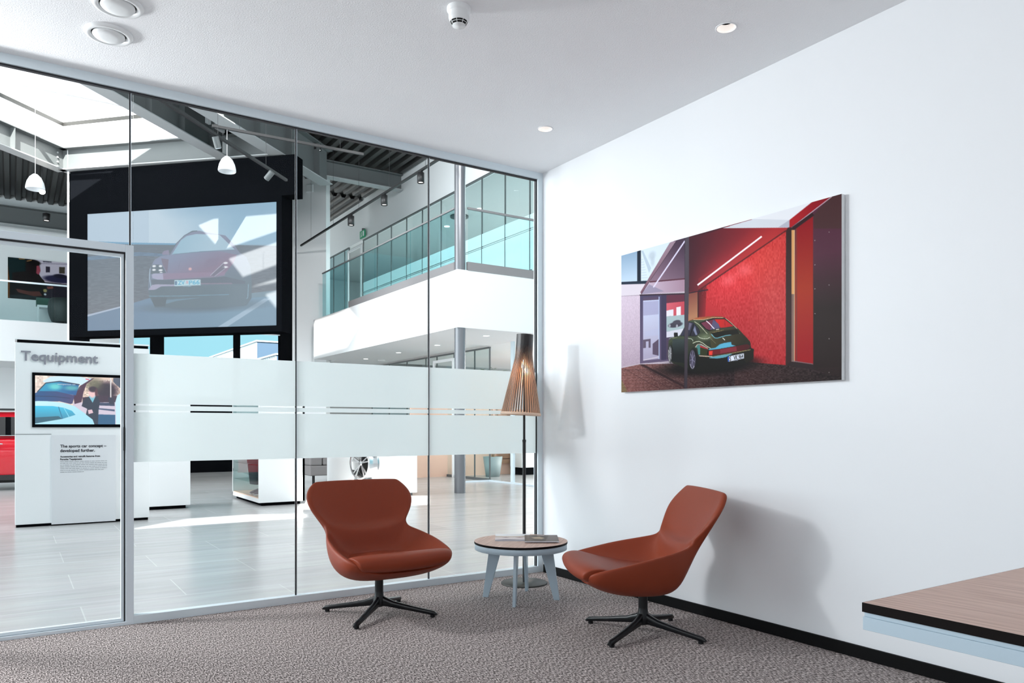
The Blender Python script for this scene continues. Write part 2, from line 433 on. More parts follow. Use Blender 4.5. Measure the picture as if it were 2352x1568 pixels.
# ================================================================== LOUNGE CHAIRS
def lerp(a, b, t): return a+(b-a)*t
def chair(loc, rz, label):
    root = empty('lounge_chair', loc, label, 'chair', 'rust leather swivel lounge chairs', rz)
    # inner stations: centre(y,z), side half width, side(y,z), outer centre(y,z)
    S = [((.335, .300), .268, (.352, .368), (.340, .300)),
         ((.305, .335), .312, (.318, .388), (.300, .272)),
         ((.200, .330), .322, (.200, .412), (.195, .232)),
         ((.070, .318), .318, (.080, .440), (.062, .218)),
         ((-.050, .318), .294, (-.050, .463), (-.040, .215)),
         ((-.110, .345), .268, (-.120, .478), (-.105, .226)),
         ((-.134, .395), .254, (-.155, .488), (-.145, .262)),
         ((-.142, .455), .250, (-.170, .500), (-.180, .320)),
         ((-.156, .490), .254, (-.182, .518), (-.208, .385)),
         ((-.216, .502), .272, (-.196, .545), (-.232, .450)),
         ((-.236, .550), .308, (-.218, .592), (-.262, .530)),
         ((-.266, .620), .331, (-.250, .648), (-.296, .615)),
         ((-.298, .690), .324, (-.286, .695), (-.328, .690)),
         ((-.322, .738), .294, (-.316, .735), (-.350, .742)),
         ((-.334, .758), .262, (-.330, .754), (-.352, .758))]
    nt = 6
    ts = [-1, -.90, -.72, -.48, -.24, 0, .24, .48, .72, .90, 1]
    inner, outer = [], []
    for k, (ci, w, sd, co) in enumerate(S):
        back = k >= 7
        ri, ro = [], []
        for t in ts:
            a = abs(t); sg = 1 if t >= 0 else -1
            p = 2.2 if back else 3.2
            y = lerp(ci[0], sd[0], a**p); z = lerp(ci[1], sd[1], a**p)
            x = sg*w*(1-(1-a)**1.15)*.965
            # crease only in the middle of the back
            if k in (8, 9) and a > .8: y += .008
            ri.append((x, y, z))
            ang = a*PI/2
            po = 1.0 if back else .72
            xo = sg*w*1.03*(math.sin(ang)**po if a > 0 else 0)
            f = (1-math.cos(ang))**(1.15 if back else 1.45)
            sy = sd[0]-(.022 if back else 0.0); sz = sd[1]-(.004 if back else .022)
            yo = lerp(co[0], sy, f); zo = lerp(co[1], sz, f)
            ro.append((xo, yo, zo))
        inner.append(ri); outer.append(ro)
    n = len(ts); K = len(S)
    V = [p for r in inner for p in r]+[p for r in outer for p in r]; F = []
    for k in range(K-1):
        for i in range(n-1):
            a = k*n+i; F.append((a, a+1, a+n+1, a+n)); b = K*n+a; F.append((b, b+n, b+n+1, b+1))
    # rim ring pushed slightly outward joins the two skins
    loop = [(0, i) for i in range(n)]+[(k, n-1) for k in range(1, K)]+[(K-1, i) for i in range(n-2, -1, -1)]+[(k, 0) for k in range(K-2, 0, -1)]
    base = len(V)
    for (k, i) in loop:
        p = Vector(inner[k][i]); q = Vector(outer[k][i]); mid = (p+q)/2
        if i in (0, n-1): mid += Vector(((1 if i else -1)*.010, .004 if k > 6 else 0, .010 if k < 9 else 0))
        if k == K-1: mid += Vector((0, 0, .010))
        if k == 0: mid += Vector((0, .012, -.003))
        V.append(tuple(mid))
    L = len(loop)
    for j in range(L):
        k0, i0 = loop[j]; k1, i1 = loop[(j+1) % L]
        a, b = k0*n+i0, k1*n+i1
        F.append((b, a, base+j, base+(j+1) % L)); F.append((base+(j+1) % L, base+j, K*n+a, K*n+b))
    MB().add(V, F, 0, True).build('shell', M['leather'], root, world=False, subsurf=2)
    # seat cushion with a rounded front roll
    rows = []
    prof = [(-.125, .335, .235), (-.120, .352, .240), (-.06, .352, .255), (.02, .350, .275), (.12, .366, .290), (.22, .390, .298),
            (.31, .405, .298), (.37, .404, .290), (.406, .388, .280), (.414, .358, .272), (.402, .328, .262), (.36, .306, .25), (.28, .304, .235), (.1, .31, .2), (-.1, .315, .2)]
    tt = [-1, -.96, -.82, -.5, 0, .5, .82, .96, 1]
    for (y, z, w) in prof:
        r = []
        for t in tt:
            dz = -.018*abs(t)**6 if z > .33 else .012*abs(t)**4
            yy = y-(.028*t*t if y > .3 else 0)
            r.append((t*w, yy, z+dz+(.010*abs(t)**2 if y > .25 and z > .33 else 0)))
        rows.append(r)
    g = MB().grid(rows)
    m0 = len(rows); nn = len(tt)
    g.f += [(i, i+1, (m0-1)*nn+i+1, (m0-1)*nn+i) for i in range(nn-1)]; g.mi += [0]*(nn-1); g.sm += [True]*(nn-1)
    for e in (0, nn-1):
        col = [j*nn+e for j in range(m0)]
        h = m0//2
        for j in range(h-1+1):
            a, b_, c_, d_ = col[j], col[j+1], col[m0-2-j], col[m0-1-j]
            if b_ == c_: g.f.append((a, b_, d_))
            elif b_ > c_: break
            else: g.f.append((a, b_, c_, d_))
            g.mi.append(0); g.sm.append(True)
    g.build('seat_cushion', M['leather'], root, world=False, subsurf=2)
    # pedestal
    pc = MB().cyl((0, 0, .105), (0, 0, .262), .0245, n=28).lathe([(.0245, .135), (.027, .11), (.034, .085), (.034, .055), (.02, .045), (0.001, .045)], n=28)
    pc.cyl((0, 0, .252), (0, 0, .262), .07)
    pc.build('column', M['chairbase'], root, world=False)
    for q in range(4):
        a = PI/4+q*PI/2; c, s_ = math.cos(a), math.sin(a)
        rows = []
        for (r, zt, zb, w) in ((.015, .112, .050, .030), (.045, .098, .052, .030), (.09, .080, .046, .028), (.2, .058, .032, .026), (.30, .041, .018, .024), (.335, .036, .012, .023), (.352, .022, .012, .020)):
            ring = []
            for (u, z) in ((-1, zb), (-1, lerp(zb, zt, .75)), (-.6, zt), (.6, zt), (1, lerp(zb, zt, .75)), (1, zb)):
                x = r; y = u*w/2
                ring.append((x*c-y*s_, x*s_+y*c, z))
            rows.append(ring)
        g = MB().grid(rows, closeu=True); nn = 6
        g.add(rows[0], [tuple(range(5, -1, -1))]); g.add(rows[-1], [tuple(range(6))])
        lg = g.build('leg', M['chairbase'], root, world=False)
        MB().cyl((c*.325, s_*.325, 0.0), (c*.325, s_*.325, .014), .014, n=14).build('glide', M['chairbase'], lg, world=False)
    return root
chair((-1.56, -.567, 0), PI, 'rust leather lounge chair with its back to the glass partition, facing the camera')
chair((-.554, -1.71, 0), math.atan2(-.898*-1, .437)*1.0, 'rust leather lounge chair by the white wall, turned sideways towards the round table')

# ================================================================== ROUND SIDE TABLE
t = empty('side_table', (-.64, -.68, 0), 'small round side table with wood top and four pale splayed legs, between the two chairs', 'table')
n = 72
MB().lathe([(0, .368), (.296, .368)], (-.64, -.68, 0), n=n, mi=0, smooth=False).lathe([(.296, .368), (.2965, .366), (.2965, .355), (.0, .354)], (-.64, -.68, 0), n=n, mi=1).build('tabletop', [M['top2'], M['edge']], t, fix=True)
MB().lathe([(.0, .3545), (.292, .3545), (.293, .353), (.293, .318), (.291, .317), (.270, .317), (.270, .340), (.0, .340)], (-.64, -.68, 0), n=n).build('apron', M['tlacq'], t, fix=True)
for q in range(4):
    a = PI/4+.02+q*PI/2+.0; c, s_ = math.cos(a), math.sin(a)
    # flat board leg: outline in the radial plane (r, z)
    out = [(.238, 0), (.262, 0), (.222, .14), (.232, .317), (.232, .330), (.082, .330), (.082, .317), (.105, .312), (.124, .300), (.138, .28), (.146, .25)]
    out = [(.212, 0), (.248, 0), (.226, .16), (.205, .317), (.205, .335), (.075, .335), (.075, .317), (.100, .313), (.120, .300), (.134, .280), (.143, .25)]
    v = []
    for w in (-.009, .009): v += [(-.64+r*c-w*s_, -.68+r*s_+w*c, z) for r, z in out]
    m = len(out)
    MB().add(v, [tuple(range(m)), tuple(range(2*m-1, m-1, -1))]+[(i, (i+1) % m, m+(i+1) % m, m+i) for i in range(m)]).build('leg', M['tlacq'], t, bevel=.0012)

# magazines: cover printed as coloured mesh
def magazine(q, z, th, paint, name, label):
    # q: corners back-left, back-right, front-right, front-left
    cx = sum(p[0] for p in q)/4; cy = sum(p[1] for p in q)/4
    r = empty(name, (cx, cy, z), label, 'magazine')
    MB().prism([tuple(p) for p in q], z, z+th).build('pages', M['page'], r)
    bl, br, fl = Vector((*q[0], z+th+.0006)), Vector((*q[1], z+th+.0006)), Vector((*q[3], z+th+.0006))
    cv = Canvas(120, 80, [(0, 0), (100, 0), (100, 100), (0, 100)], (200, 200, 200)); paint(cv)
    cv.build('cover', bl, (br-bl).normalized(), (fl-bl).normalized(), (br-bl).length, (fl-bl).length, M['print'], r)
    return r
M['print'] = attr_mat('printed_picture', .28)
def cov1(c):
    c.a[:] = (225, 228, 232); c.poly([(0, 35), (100, 35), (100, 100), (0, 100)], (205, 196, 196))
    c.poly([(0, 38), (45, 42), (100, 30), (100, 50), (0, 52)], (165, 140, 115), al=.7); c.poly([(18, 62), (30, 52), (42, 62)], (140, 115, 130)); c.poly([(55, 62), (68, 52), (80, 62)], (140, 115, 130))
    c.poly([(0, 92), (30, 82), (100, 95), (100, 100), (0, 100)], (70, 65, 90), al=.6)
def cov2(c):
    c.a[:] = (92, 80, 72); c.poly([(20, 45), (45, 28), (60, 50), (50, 68), (30, 60)], (185, 165, 140)); c.poly([(60, 100), (75, 0), (100, 0), (100, 100)], (120, 110, 105), al=.6)
    c.poly([(38, 6), (60, 6), (60, 12), (38, 12)], (215, 205, 205)); c.poly([(5, 84), (45, 84), (45, 88), (5, 88)], (150, 140, 135), al=.6)
def sq(a, b, w, back):   # rectangle from back-left a, direction b, width, depth
    d = Vector((b[0]-a[0], b[1]-a[1])).normalized(); n_ = Vector((d.y, -d.x))*back
    A = Vector(a); return [tuple(A), tuple(A+d*w), tuple(A+d*w+n_), tuple(A+n_)]
magazine([(-.640, -.375), (-.445, -.500), (-.600, -.742), (-.795, -.617)], .3682, .005, cov1, 'magazine', 'light covered magazine lying on the left half of the round table')
magazine([(-.530, -.560), (-.352, -.678), (-.505, -.905), (-.683, -.787)], .3740, .006, cov2, 'magazine', 'brown covered magazine overlapping the lighter one on the round table')

# ================================================================== FLOOR LAMP
lx, ly = -.359, -.304
L = empty('floor_lamp', (lx, ly, 0), 'black floor lamp with conical slatted wood shade in the room corner', 'floor lamp')
MB().lathe([(0, 0), (.162, 0), (.162, .006), (.158, .010), (0, .010)], (lx, ly, 0), n=56).build('base', mat('lamp_base', (.05, .05, .045), .45), L, fix=True)
MB().cyl((lx, ly, .01), (lx, ly, 1.0), .0115, n=18).cyl((lx, ly, 1.0), (lx, ly, 1.62), .0085, n=18).cyl((lx, ly, .985), (lx, ly, 1.002), .013, n=18).build('pole', M['blackm'], L)
sh = MB(); NS = 44
Rr, Ff = Vector((.8359, -.5489, 0)), Vector((.5489, .8359, 0))
tilt = Matrix.Translation((lx, ly, 1.62)) @ Matrix.Rotation(.055, 4, Ff) @ Matrix.Translation((-lx, -ly, -1.62))
prof = [(1.735, .0585), (1.66, .0585), (1.60, .0600), (1.565, .0635), (1.52, .072), (1.46, .084), (1.40, .0955), (1.32, .1115), (1.24, .127), (1.180, .139)]
for i in range(NS):
    a = 2*PI*i/NS; c, s_ = math.cos(a), math.sin(a)
    hw = .0026
    for k in range(len(prof)-1):
        pts = []
        for (z, r) in (prof[k], prof[k+1]):
            w = max(hw, .00415 if z > 1.6 else hw)
            for (rr, ww) in ((r-.016, -w), (r, -w), (r, w), (r-.016, w)):
                pts.append((lx+rr*c-ww*s_, ly+rr*s_+ww*c, z))
        # 0 in-, 1 out-, 2 out+, 3 in+
        sh.add(pts, [(1, 2, 6, 5)], 0); sh.add(pts, [(0, 1, 5, 4), (2, 3, 7, 6), (3, 0, 4, 7)], 1)
sh.xf(tilt)
MBt = sh.build('lamp_shade', [M['slato'], M['slati']], L)
rg = MB().lathe([(.124, 1.196), (.1405, 1.190), (.1425, 1.178), (.1415, 1.172), (.1285, 1.172), (.124, 1.196)], (lx, ly, 0), n=56)
rg.xf(tilt); rg.build('shade_ring', M['slati'], L, fix=True)
bk = MB().lathe([(.0005, 1.72), (.044, 1.72), (.044, 1.62), (.043, 1.60)], (lx, ly, 0), n=40); bk.xf(tilt); bk.build('inner_collar', M['blackm'], L)
bb = MB().lathe([(.001, 1.50), (.018, 1.505), (.027, 1.525), (.027, 1.545), (.016, 1.575), (.014, 1.60), (.001, 1.60)], (lx, ly, 0), n=24); bb.v = [(x-.028*.8359, y+.028*.5489, z) for x, y, z in bb.v]
bb.build('bulb', M['bulb'], L)

# ================================================================== DESK IN THE FOREGROUND
D = empty('desk', (-1.15, -4.25, 0), 'corner of a large wood-topped desk with dark edge at the lower right', 'desk')
MB().add([(-1.926, -4.70, .740), (-.3, -4.70, .740), (-.3, -3.814, .740), (-1.926, -3.814, .740)], [(0, 1, 2, 3)], 0).box(-1.927, -.299, -4.701, -3.813, .7215, .7399, 1).build('desktop', [M['top'], M['edge']], D)
MB().box(-1.924, -.302, -4.698, -3.816, .712, .7213).box(-1.926, -.30, -4.70, -3.814, .686, .712).build('apron', M['tlacq'], D, bevel=.001)
for x in (-1.38, -.5):
    for y in (-4.45, -4.10):
        s_ = 1 if x > -1 else -1
        MB().hexa([(x+.02*s_-.03, y-.012, 0), (x+.02*s_+.03, y-.012, 0), (x+.02*s_+.03, y+.012, 0), (x+.02*s_-.03, y+.012, 0)], [(x-.045, y-.012, .686), (x+.045, y-.012, .686), (x+.045, y+.012, .686), (x-.045, y+.012, .686)]).build('leg', M['tlacq'], D)

# ================================================================== CEILING FITTINGS
def downlight(x, y, label):
    r = empty('downlight', (x, y, 2.97), label, 'ceiling light', 'recessed downlights in the room ceiling')
    MB().lathe([(.052, 3.0), (.052, 2.9975), (.046, 2.9972), (.0445, 2.999)], (x, y, 0), n=40).build('trim_ring', M['ceil'], r)
    MB().lathe([(.0445, 2.9985), (.041, 3.012), (.032, 3.030)], (x, y, 0), n=40).build('reflector', M['conewarm'], r)
    MB().lathe([(.032, 3.030), (.030, 3.05), (.0001, 3.05)], (x, y, 0), n=40).build('lamp_hole', M['dark'], r)
downlight(*DL[0], 'round recessed downlight in the ceiling, the larger one nearer the picture')
downlight(*DL[1], 'round recessed downlight in the ceiling, the smaller one near the room corner')
def vent(x, y, label):
    r = empty('air_valve', (x, y, 2.97), label, 'ceiling vent', 'air valves in the ceiling')
    MB().lathe([(.108, 3.004), (.108, 2.996), (.100, 2.986), (.088, 2.984), (.078, 2.990), (.076, 3.0)], (x, y, 0), n=56).build('ring', M['white'], r)
    MB().lathe([(.076, 2.9985), (.0001, 2.9985)], (x, y, 0), n=48).build('gap', M['dark'], r)
    MB().lathe([(.071, 2.994), (.072, 2.988), (.066, 2.981), (.03, 2.977), (.0001, 2.976)], (x, y, 0), n=48).build('disc', M['white'], r)
vent(-2.955, -.536, 'white round air valve in the ceiling, the one nearer the glass partition')
vent(-2.948, -.845, 'white round air valve in the ceiling, cut by the top edge of the photo')
r = empty('smoke_detector', (-1.645, -1.667, 2.92), 'white smoke detector on the ceiling near the top of the photo', 'smoke detector')
c0 = (-1.645, -1.667, 0)
MB().lathe([(.0545, 3.0), (.0545, 2.984), (.050, 2.978), (.0475, 2.976), (.0475, 2.952), (.0445, 2.942), (.040, 2.936)], c0, n=40).build('body', M['white'], r)
MB().lathe([(.038, 2.938), (.028, 2.920), (.0, 2.920)], c0, n=40).build('sensor_chamber', M['dark'], r)
g = MB().lathe([(.0405, 2.937), (.041, 2.935), (.0395, 2.935)], c0, n=40).lathe([(.0365, 2.929), (.037, 2.927), (.0355, 2.927)], c0, n=40)
for i in range(8):
    a = 2*PI*i/8; g.bar((c0[0]+.0405*math.cos(a), c0[1]+.0405*math.sin(a), 2.936), (c0[0]+.029*math.cos(a), c0[1]+.029*math.sin(a), 2.919), .0022, .0022)
g.lathe([(.030, 2.921), (.030, 2.917), (.0, 2.916)], c0, n=36)
g.build('grille', M['white'], r)

# ================================================================== WALL PICTURE
P = empty('wall_picture', (-.03, -1.733, 1.3155), 'frameless print of a dark green classic coupe before a red wall, on the white wall', 'picture')
B(-.029, -.004, -2.521, -.945, 1.3155, 2.2055).build('panel', M['white'], P)
cv = Canvas(640, 362, [(1427, 587), (1933, 445), (1933, 872), (1427, 901)], (120, 32, 38))
cv.crop(1400, 420, 3.136)
cv.poly([(545, 350), (835, 320), (1290, 322), (1270, 345), (640, 775), (545, 790)], (62, 27, 38), (158, 38, 44), ((570, 430), (1180, 400)))
cv.poly([(300, 470), (545, 300), (835, 250), (835, 322), (545, 420)], (70, 30, 40))
cv.poly([(640, 775), (820, 640), (1000, 520), (830, 560), (640, 690)], (125, 40, 45), al=.5)
# bright red wall
cv.poly([(635, 780), (1270, 345), (1270, 1310), (1040, 1292), (1000, 1150), (830, 965), (560, 960), (560, 800)], (165, 38, 45), (186, 48, 50), ((700, 1250), (1100, 500)))
for q in range(7):
    cv.ell((930-q*12, 700), 260-q*30, 200-q*24, (232, 58, 66), al=.16, soft=.9)
cv.ell((1130, 560), 170, 150, (214, 60, 50), al=.6, soft=.9); cv.ell((1180, 820), 110, 260, (196, 82, 76), al=.45, soft=.9)
cv.ell((970, 630), 50, 35, (250, 120, 125), al=.5, soft=.9); cv.ell((860, 700), 40, 30, (252, 125, 130), al=.5, soft=.9)
cv.poly([(635, 780), (700, 740), (690, 960), (635, 962)], (84, 24, 30), (165, 40, 46), ((640, 860), (720, 860)))
cv.line([(640, 775), (1270, 345)], 10, (70, 24, 28), al=.8)
cv.noise([(635, 780), (1270, 345), (1270, 1310), (1040, 1292), (830, 965)], 10, (3, 5))
cv.line([(634, 736), (1096, 386)], 11, (252, 240, 246))
# roof slab, opening and dark right wall
cv.poly([(1000, 262), (1485, 120), (1600, 60), (1600, 100), (1295, 275)], (224, 226, 232))
cv.poly([(1030, 262), (1480, 125), (1295, 272)], (226, 227, 232)); cv.poly([(815, 327), (1035, 261), (1295, 268), (1293, 323)], (207, 210, 218))
cv.poly([(1215, 320), (1295, 268), (1293, 323)], (176, 176, 190))
cv.poly([(1295, 268), (1475, 125), (1600, 80), (1600, 104), (1310, 322), (1295, 320)], (168, 26, 34), (126, 22, 34), ((1320, 290), (1590, 110)))
cv.poly([(1305, 322), (1600, 100), (1675, 60), (1675, 1425), (1460, 1400), (1310, 1310)], (80, 42, 58), (38, 27, 26), ((1560, 500), (1560, 900)))
cv.poly([(1580, 110), (1675, 60), (1675, 330), (1470, 330), (1470, 230)], (66, 44, 40), al=.7)
cv.poly([(1270, 345), (1285, 322), (1325, 322), (1325, 1300), (1268, 1322)], (52, 30, 30))
cv.poly([(1340, 325), (1465, 232), (1465, 1305), (1330, 1285)], (138, 20, 28), (158, 44, 22), ((1400, 300), (1400, 740)))
cv.poly([(1340, 760), (1465, 760), (1465, 1305), (1330, 1285)], (158, 44, 22), (150, 22, 28), ((1400, 780), (1400, 1200)))
cv.line([(1322, 340), (1322, 1285)], 22, (206, 150, 96)); cv.line([(1322, 800), (1320, 1285)], 22, (104, 84, 84), al=.85); cv.line([(1330, 340), (1330, 1280)], 6, (240, 205, 160), al=.6)
cv.line([(1345, 330), (1345, 1290)], 8, (110, 60, 50), al=.8)
cv.line([(1312, 322), (1600, 100)], 5, (225, 205, 215), al=.8); cv.line([(1320, 330), (1465, 225)], 26, (46, 26, 30))
cv.poly([(1300, 1285), (1468, 1305), (1468, 1345), (1268, 1325)], (42, 30, 32)); cv.line([(1315, 1280), (1465, 1302)], 5, (120, 110, 115))
for p in ((1580, 355), (1580, 735), (1580, 1120), (1580, 1362), (1478, 590), (1478, 762), (1478, 940), (1478, 415)): cv.ell(p, 3, 3, (170, 160, 160))
# brick yard
fl = [(70, 1328), (230, 1292), (420, 1262), (700, 1270), (1040, 1292), (1270, 1312), (1470, 1345), (1675, 1398), (1675, 1425), (70, 1515)]
cv.poly(fl, (132, 88, 84), (44, 31, 33), ((150, 1400), (900, 1390)))
cv.poly([(900, 1280), (1270, 1310), (1675, 1398), (1675, 1425), (900, 1470)], (62, 42, 42), (34, 25, 25), ((1000, 1340), (1600, 1410)))
cv.noise(fl, 16, (4, 2))
for k in range(13):
    cv.line([(85+k*75, 1325-k*3), (85+k*75+330, 1510)], 3, (48, 30, 34), al=.55)
for k in range(11):
    cv.line([(70, 1345+k*k*1.6), (1650, 1330+k*k*1.0+k*3)], 2.5, (52, 34, 38), al=.45)
cv.line([(215, 1298), (560, 1475)], 16, (44, 28, 32), al=.8)
cv.poly([(70, 1380), (130, 1500), (70, 1515)], (120, 120, 70), al=.5)
# left facade
cv.crop(1420, 540, 4.356)
cv.poly([(25, 200), (668, 20), (668, 1280), (218, 1290), (25, 1330)], (186, 172, 184))
cv.poly([(25, 200), (200, 155), (200, 470), (25, 475)], (140, 165, 190), (186, 205, 224), ((100, 200), (100, 460)))
cv.poly([(225, 150), (530, 60), (300, 460), (225, 465)], (208, 220, 230))
for k in range(9): cv.line([(232, 455-k*26), (300-k*6, 450-k*26)], 6, (176, 192, 206), al=.8)
cv.poly([(232, 160), (250, 155), (330, 330), (310, 380)], (176, 192, 206)); cv.ell((340, 205), 34, 40, (180, 192, 204), al=.8, soft=.4); cv.ell((345, 260), 20, 50, (178, 190, 202), al=.7, soft=.4)
cv.poly([(190, 150), (228, 145), (228, 468), (190, 470)], (24, 34, 50))
cv.poly([(25, 468), (305, 455), (270, 488), (25, 495)], (28, 40, 58))
cv.poly([(25, 495), (270, 487), (226, 598), (25, 612)], (212, 202, 212)); cv.line([(25, 612), (225, 600)], 4, (90, 74, 90))
cv.poly([(25, 612), (218, 602), (218, 1282), (25, 1315)], (204, 186, 202), (176, 156, 172), ((120, 640), (120, 1290)))
cv.noise([(25, 612), (218, 602), (218, 1282), (25, 1315)], 7, (2, 3))
cv.poly([(560, 55), (668, 20), (668, 445), (315, 472)], (70, 52, 70), (128, 102, 120), ((600, 80), (450, 460)))
cv.poly([(315, 470), (668, 440), (668, 562), (228, 592)], (190, 172, 190), (160, 130, 148), ((300, 560), (650, 480)))
cv.line([(315, 468), (668, 436)], 14, (88, 48, 62)); cv.poly([(228, 592), (310, 492), (460, 562)], (140, 132, 156), al=.8)
cv.poly([(515, 78), (582, 55), (232, 594), (222, 570)], (150, 126, 140), (118, 82, 98), ((540, 80), (240, 570)))
cv.line([(582, 58), (230, 592)], 3, (34, 24, 36))
cv.line([(352, 522), (668, 58)], 13, (214, 206, 232))
cv.poly([(218, 600), (668, 585), (668, 1245), (218, 1283)], (72, 64, 92), (96, 82, 108), ((300, 620), (300, 1250)))
cv.poly([(250, 622), (408, 614), (408, 655), (250, 660)], (84, 68, 92)); cv.poly([(250, 655), (408, 645), (408, 1235), (250, 1252)], (192, 198, 222), (168, 160, 184), ((330, 700), (330, 1200)))
cv.poly([(250, 665), (408, 655), (408, 790), (250, 805)], (152, 148, 182), al=.7); cv.poly([(270, 960), (408, 930), (408, 1000), (270, 1010)], (176, 178, 206), al=.7)
cv.poly([(250, 1045), (325, 1035), (325, 1125), (305, 1125), (305, 1060), (278, 1062), (278, 1125), (250, 1130)], (94, 82, 100))
cv.poly([(345, 1085), (408, 1035), (408, 1205), (345, 1190)], (86, 72, 92)); cv.line([(250, 1250), (408, 1215)], 8, (206, 196, 206))
cv.line([(410, 615), (410, 1238)], 9, (176, 190, 220)); cv.poly([(430, 600), (483, 597), (483, 1245), (430, 1248)], (60, 52, 78))
cv.poly([(484, 600), (664, 592), (664, 665), (484, 680)], (94, 44, 62)); cv.poly([(484, 680), (664, 662), (664, 800), (484, 815)], (206, 92, 106), (186, 70, 84), ((500, 700), (640, 700)))
cv.poly([(484, 755), (553, 740), (553, 805), (484, 812)], (222, 218, 228)); cv.poly([(583, 722), (626, 712), (626, 800), (583, 803)], (228, 220, 228))
cv.poly([(484, 812), (664, 795), (664, 935), (484, 965)], (160, 178, 182)); cv.ell((572, 895), 72, 27, (64, 60, 72)); cv.ell((585, 868), 40, 20, (70, 66, 78)); cv.ell((516, 905), 9, 14, (160, 158, 168)); cv.ell((588, 908), 10, 16, (160, 158, 168))
cv.poly([(484, 965), (664, 930), (664, 1010), (484, 1022)], (204, 202, 214)); cv.poly([(484, 1022), (664, 1005), (664, 1245), (484, 1242)], (74, 60, 80))
cv.poly([(700, 580), (800, 572), (800, 830), (700, 860)], (128, 72, 62), (168, 116, 86), ((720, 600), (760, 800)))
cv.line([(215, 600), (668, 585), (900, 545)], 12, (44, 28, 38)); cv.line([(798, 570), (798, 830)], 9, (40, 22, 28))
# the car
cv.crop(1520, 715, 10.118)
cv.ell((1000, 1280), 1150, 200, (16, 14, 15), al=.9, soft=.35); cv.ell((1500, 1230), 620, 130, (18, 15, 15), al=.8, soft=.4)
body = [(150, 880), (160, 690), (205, 620), (290, 590), (400, 565), (430, 540), (550, 320), (630, 215), (830, 140), (1200, 108), (1400, 120), (1480, 155), (1620, 260), (1760, 400), (1830, 515), (1960, 595), (2055, 700), (2075, 840), (2140, 870), (2130, 1100), (1960, 1200), (1500, 1340), (860, 1440), (600, 1340), (240, 1190)]
cv.poly(body, (62, 70, 52), (24, 24, 20), ((900, 420), (1000, 1250)))
cv.poly([(250, 640), (540, 640), (540, 1200), (240, 1160)], (52, 62, 62), (24, 26, 28), ((400, 680), (400, 1000)))
cv.poly([(630, 1000), (1060, 1060), (2100, 1120), (1960, 1200), (1500, 1340), (860, 1440), (640, 1350)], (22, 20, 18))
cv.poly([(1100, 450), (1760, 380), (1960, 595), (2055, 705), (1340, 860), (1150, 850), (1120, 600)], (66, 62, 42), (40, 36, 24), ((1200, 500), (1900, 760)))
cv.poly([(630, 215), (830, 140), (1200, 108), (1400, 122), (1465, 150), (1180, 152), (950, 195), (730, 192)], (168, 86, 52), (110, 60, 40), ((900, 150), (1400, 130)))
cv.line([(735, 188), (960, 190), (1190, 140), (1430, 140)], 11, (206, 180, 140))
cv.poly([(430, 560), (560, 320), (640, 240), (740, 262), (860, 400), (885, 480), (800, 570)], (54, 54, 74), (38, 36, 48), ((600, 300), (700, 560)))
cv.line([(740, 290), (660, 560)], 22, (16, 14, 16)); cv.poly([(770, 335), (735, 430), (790, 550), (830, 540)], (136, 142, 170), al=.8); cv.poly([(640, 260), (700, 280), (650, 430), (610, 430)], (150, 140, 160), al=.5)
cv.line([(625, 245), (740, 262), (860, 400), (890, 490), (800, 572), (430, 568)], 9, (12, 12, 12))
cv.poly([(870, 262), (1210, 155), (1475, 160), (1700, 350), (1370, 385), (1095, 455), (1010, 410)], (20, 17, 18))
cv.poly([(910, 268), (1210, 178), (1460, 180), (1670, 343), (1370, 380), (1105, 430), (1030, 400)], (112, 50, 70), (96, 44, 62), ((950, 300), (1200, 400)))
cv.poly([(1235, 182), (1460, 180), (1670, 343), (1375, 378), (1300, 300)], (196, 36, 30), (168, 32, 36), ((1280, 200), (1600, 330)))
cv.poly([(1195, 195), (1260, 235), (1320, 290), (1355, 380), (1130, 425)], (84, 78, 108)); cv.line([(1465, 180), (1470, 350)], 9, (110, 20, 22))
cv.line([(1035, 218), (1120, 290), (1180, 360), (1222, 405)], 17, (248, 238, 248))
cv.line([(760, 235), (860, 300), (940, 385), (1060, 520)], 11, (206, 204, 176)); cv.line([(1478, 158), (1600, 255), (1750, 400)], 11, (190, 176, 146)); cv.line([(1762, 465), (1810, 512)], 12, (214, 206, 180))
cv.ell((1010, 590), 130, 60, (128, 140, 108), al=.7, soft=.9)
cv.line([(842, 575), (890, 612), (970, 632), (1060, 630), (1125, 595)], 11, (216, 220, 198)); cv.line([(612, 622), (680, 630), (722, 662), (725, 690)], 10, (206, 214, 196))
cv.line([(720, 738), (800, 700), (870, 692), (950, 730), (1040, 800), (1145, 860)], 13, (214, 218, 190)); cv.line([(1100, 590), (1260, 745)], 5, (150, 150, 120))
cv.poly([(1150, 500), (1500, 440), (1745, 408), (1812, 515), (1500, 560), (1250, 625)], (24, 22, 17)); cv.line([(1150, 525), (1230, 612), (1290, 618), (1480, 560), (1615, 545)], 15, (108, 176, 192)); cv.line([(1180, 490), (1300, 460), (1440, 430)], 8, (150, 130, 84))
cv.line([(1260, 420), (1330, 410)], 12, (225, 215, 200)); cv.line([(1415, 612), (1468, 662)], 15, (244, 244, 232))
cv.poly([(1090, 870), (1250, 840), (1350, 760), (1450, 730), (1610, 705), (1622, 770), (1720, 795), (1340, 865), (1100, 892)], (86, 166, 196))
cv.poly([(1060, 900), (1320, 880), (1980, 755), (2058, 790), (2030, 860), (1850, 920), (1350, 990), (1100, 1022)], (104, 26, 32), (72, 22, 26), ((1300, 900), (1950, 830)))
cv.poly([(1360, 880), (1730, 815), (1745, 915), (1360, 975)], (124, 40, 50)); cv.poly([(1098, 920), (1185, 915), (1172, 1010), (1098, 1010)], (226, 62, 48)); cv.poly([(1050, 900), (1092, 900), (1092, 1015), (1050, 1000)], (20, 14, 14))
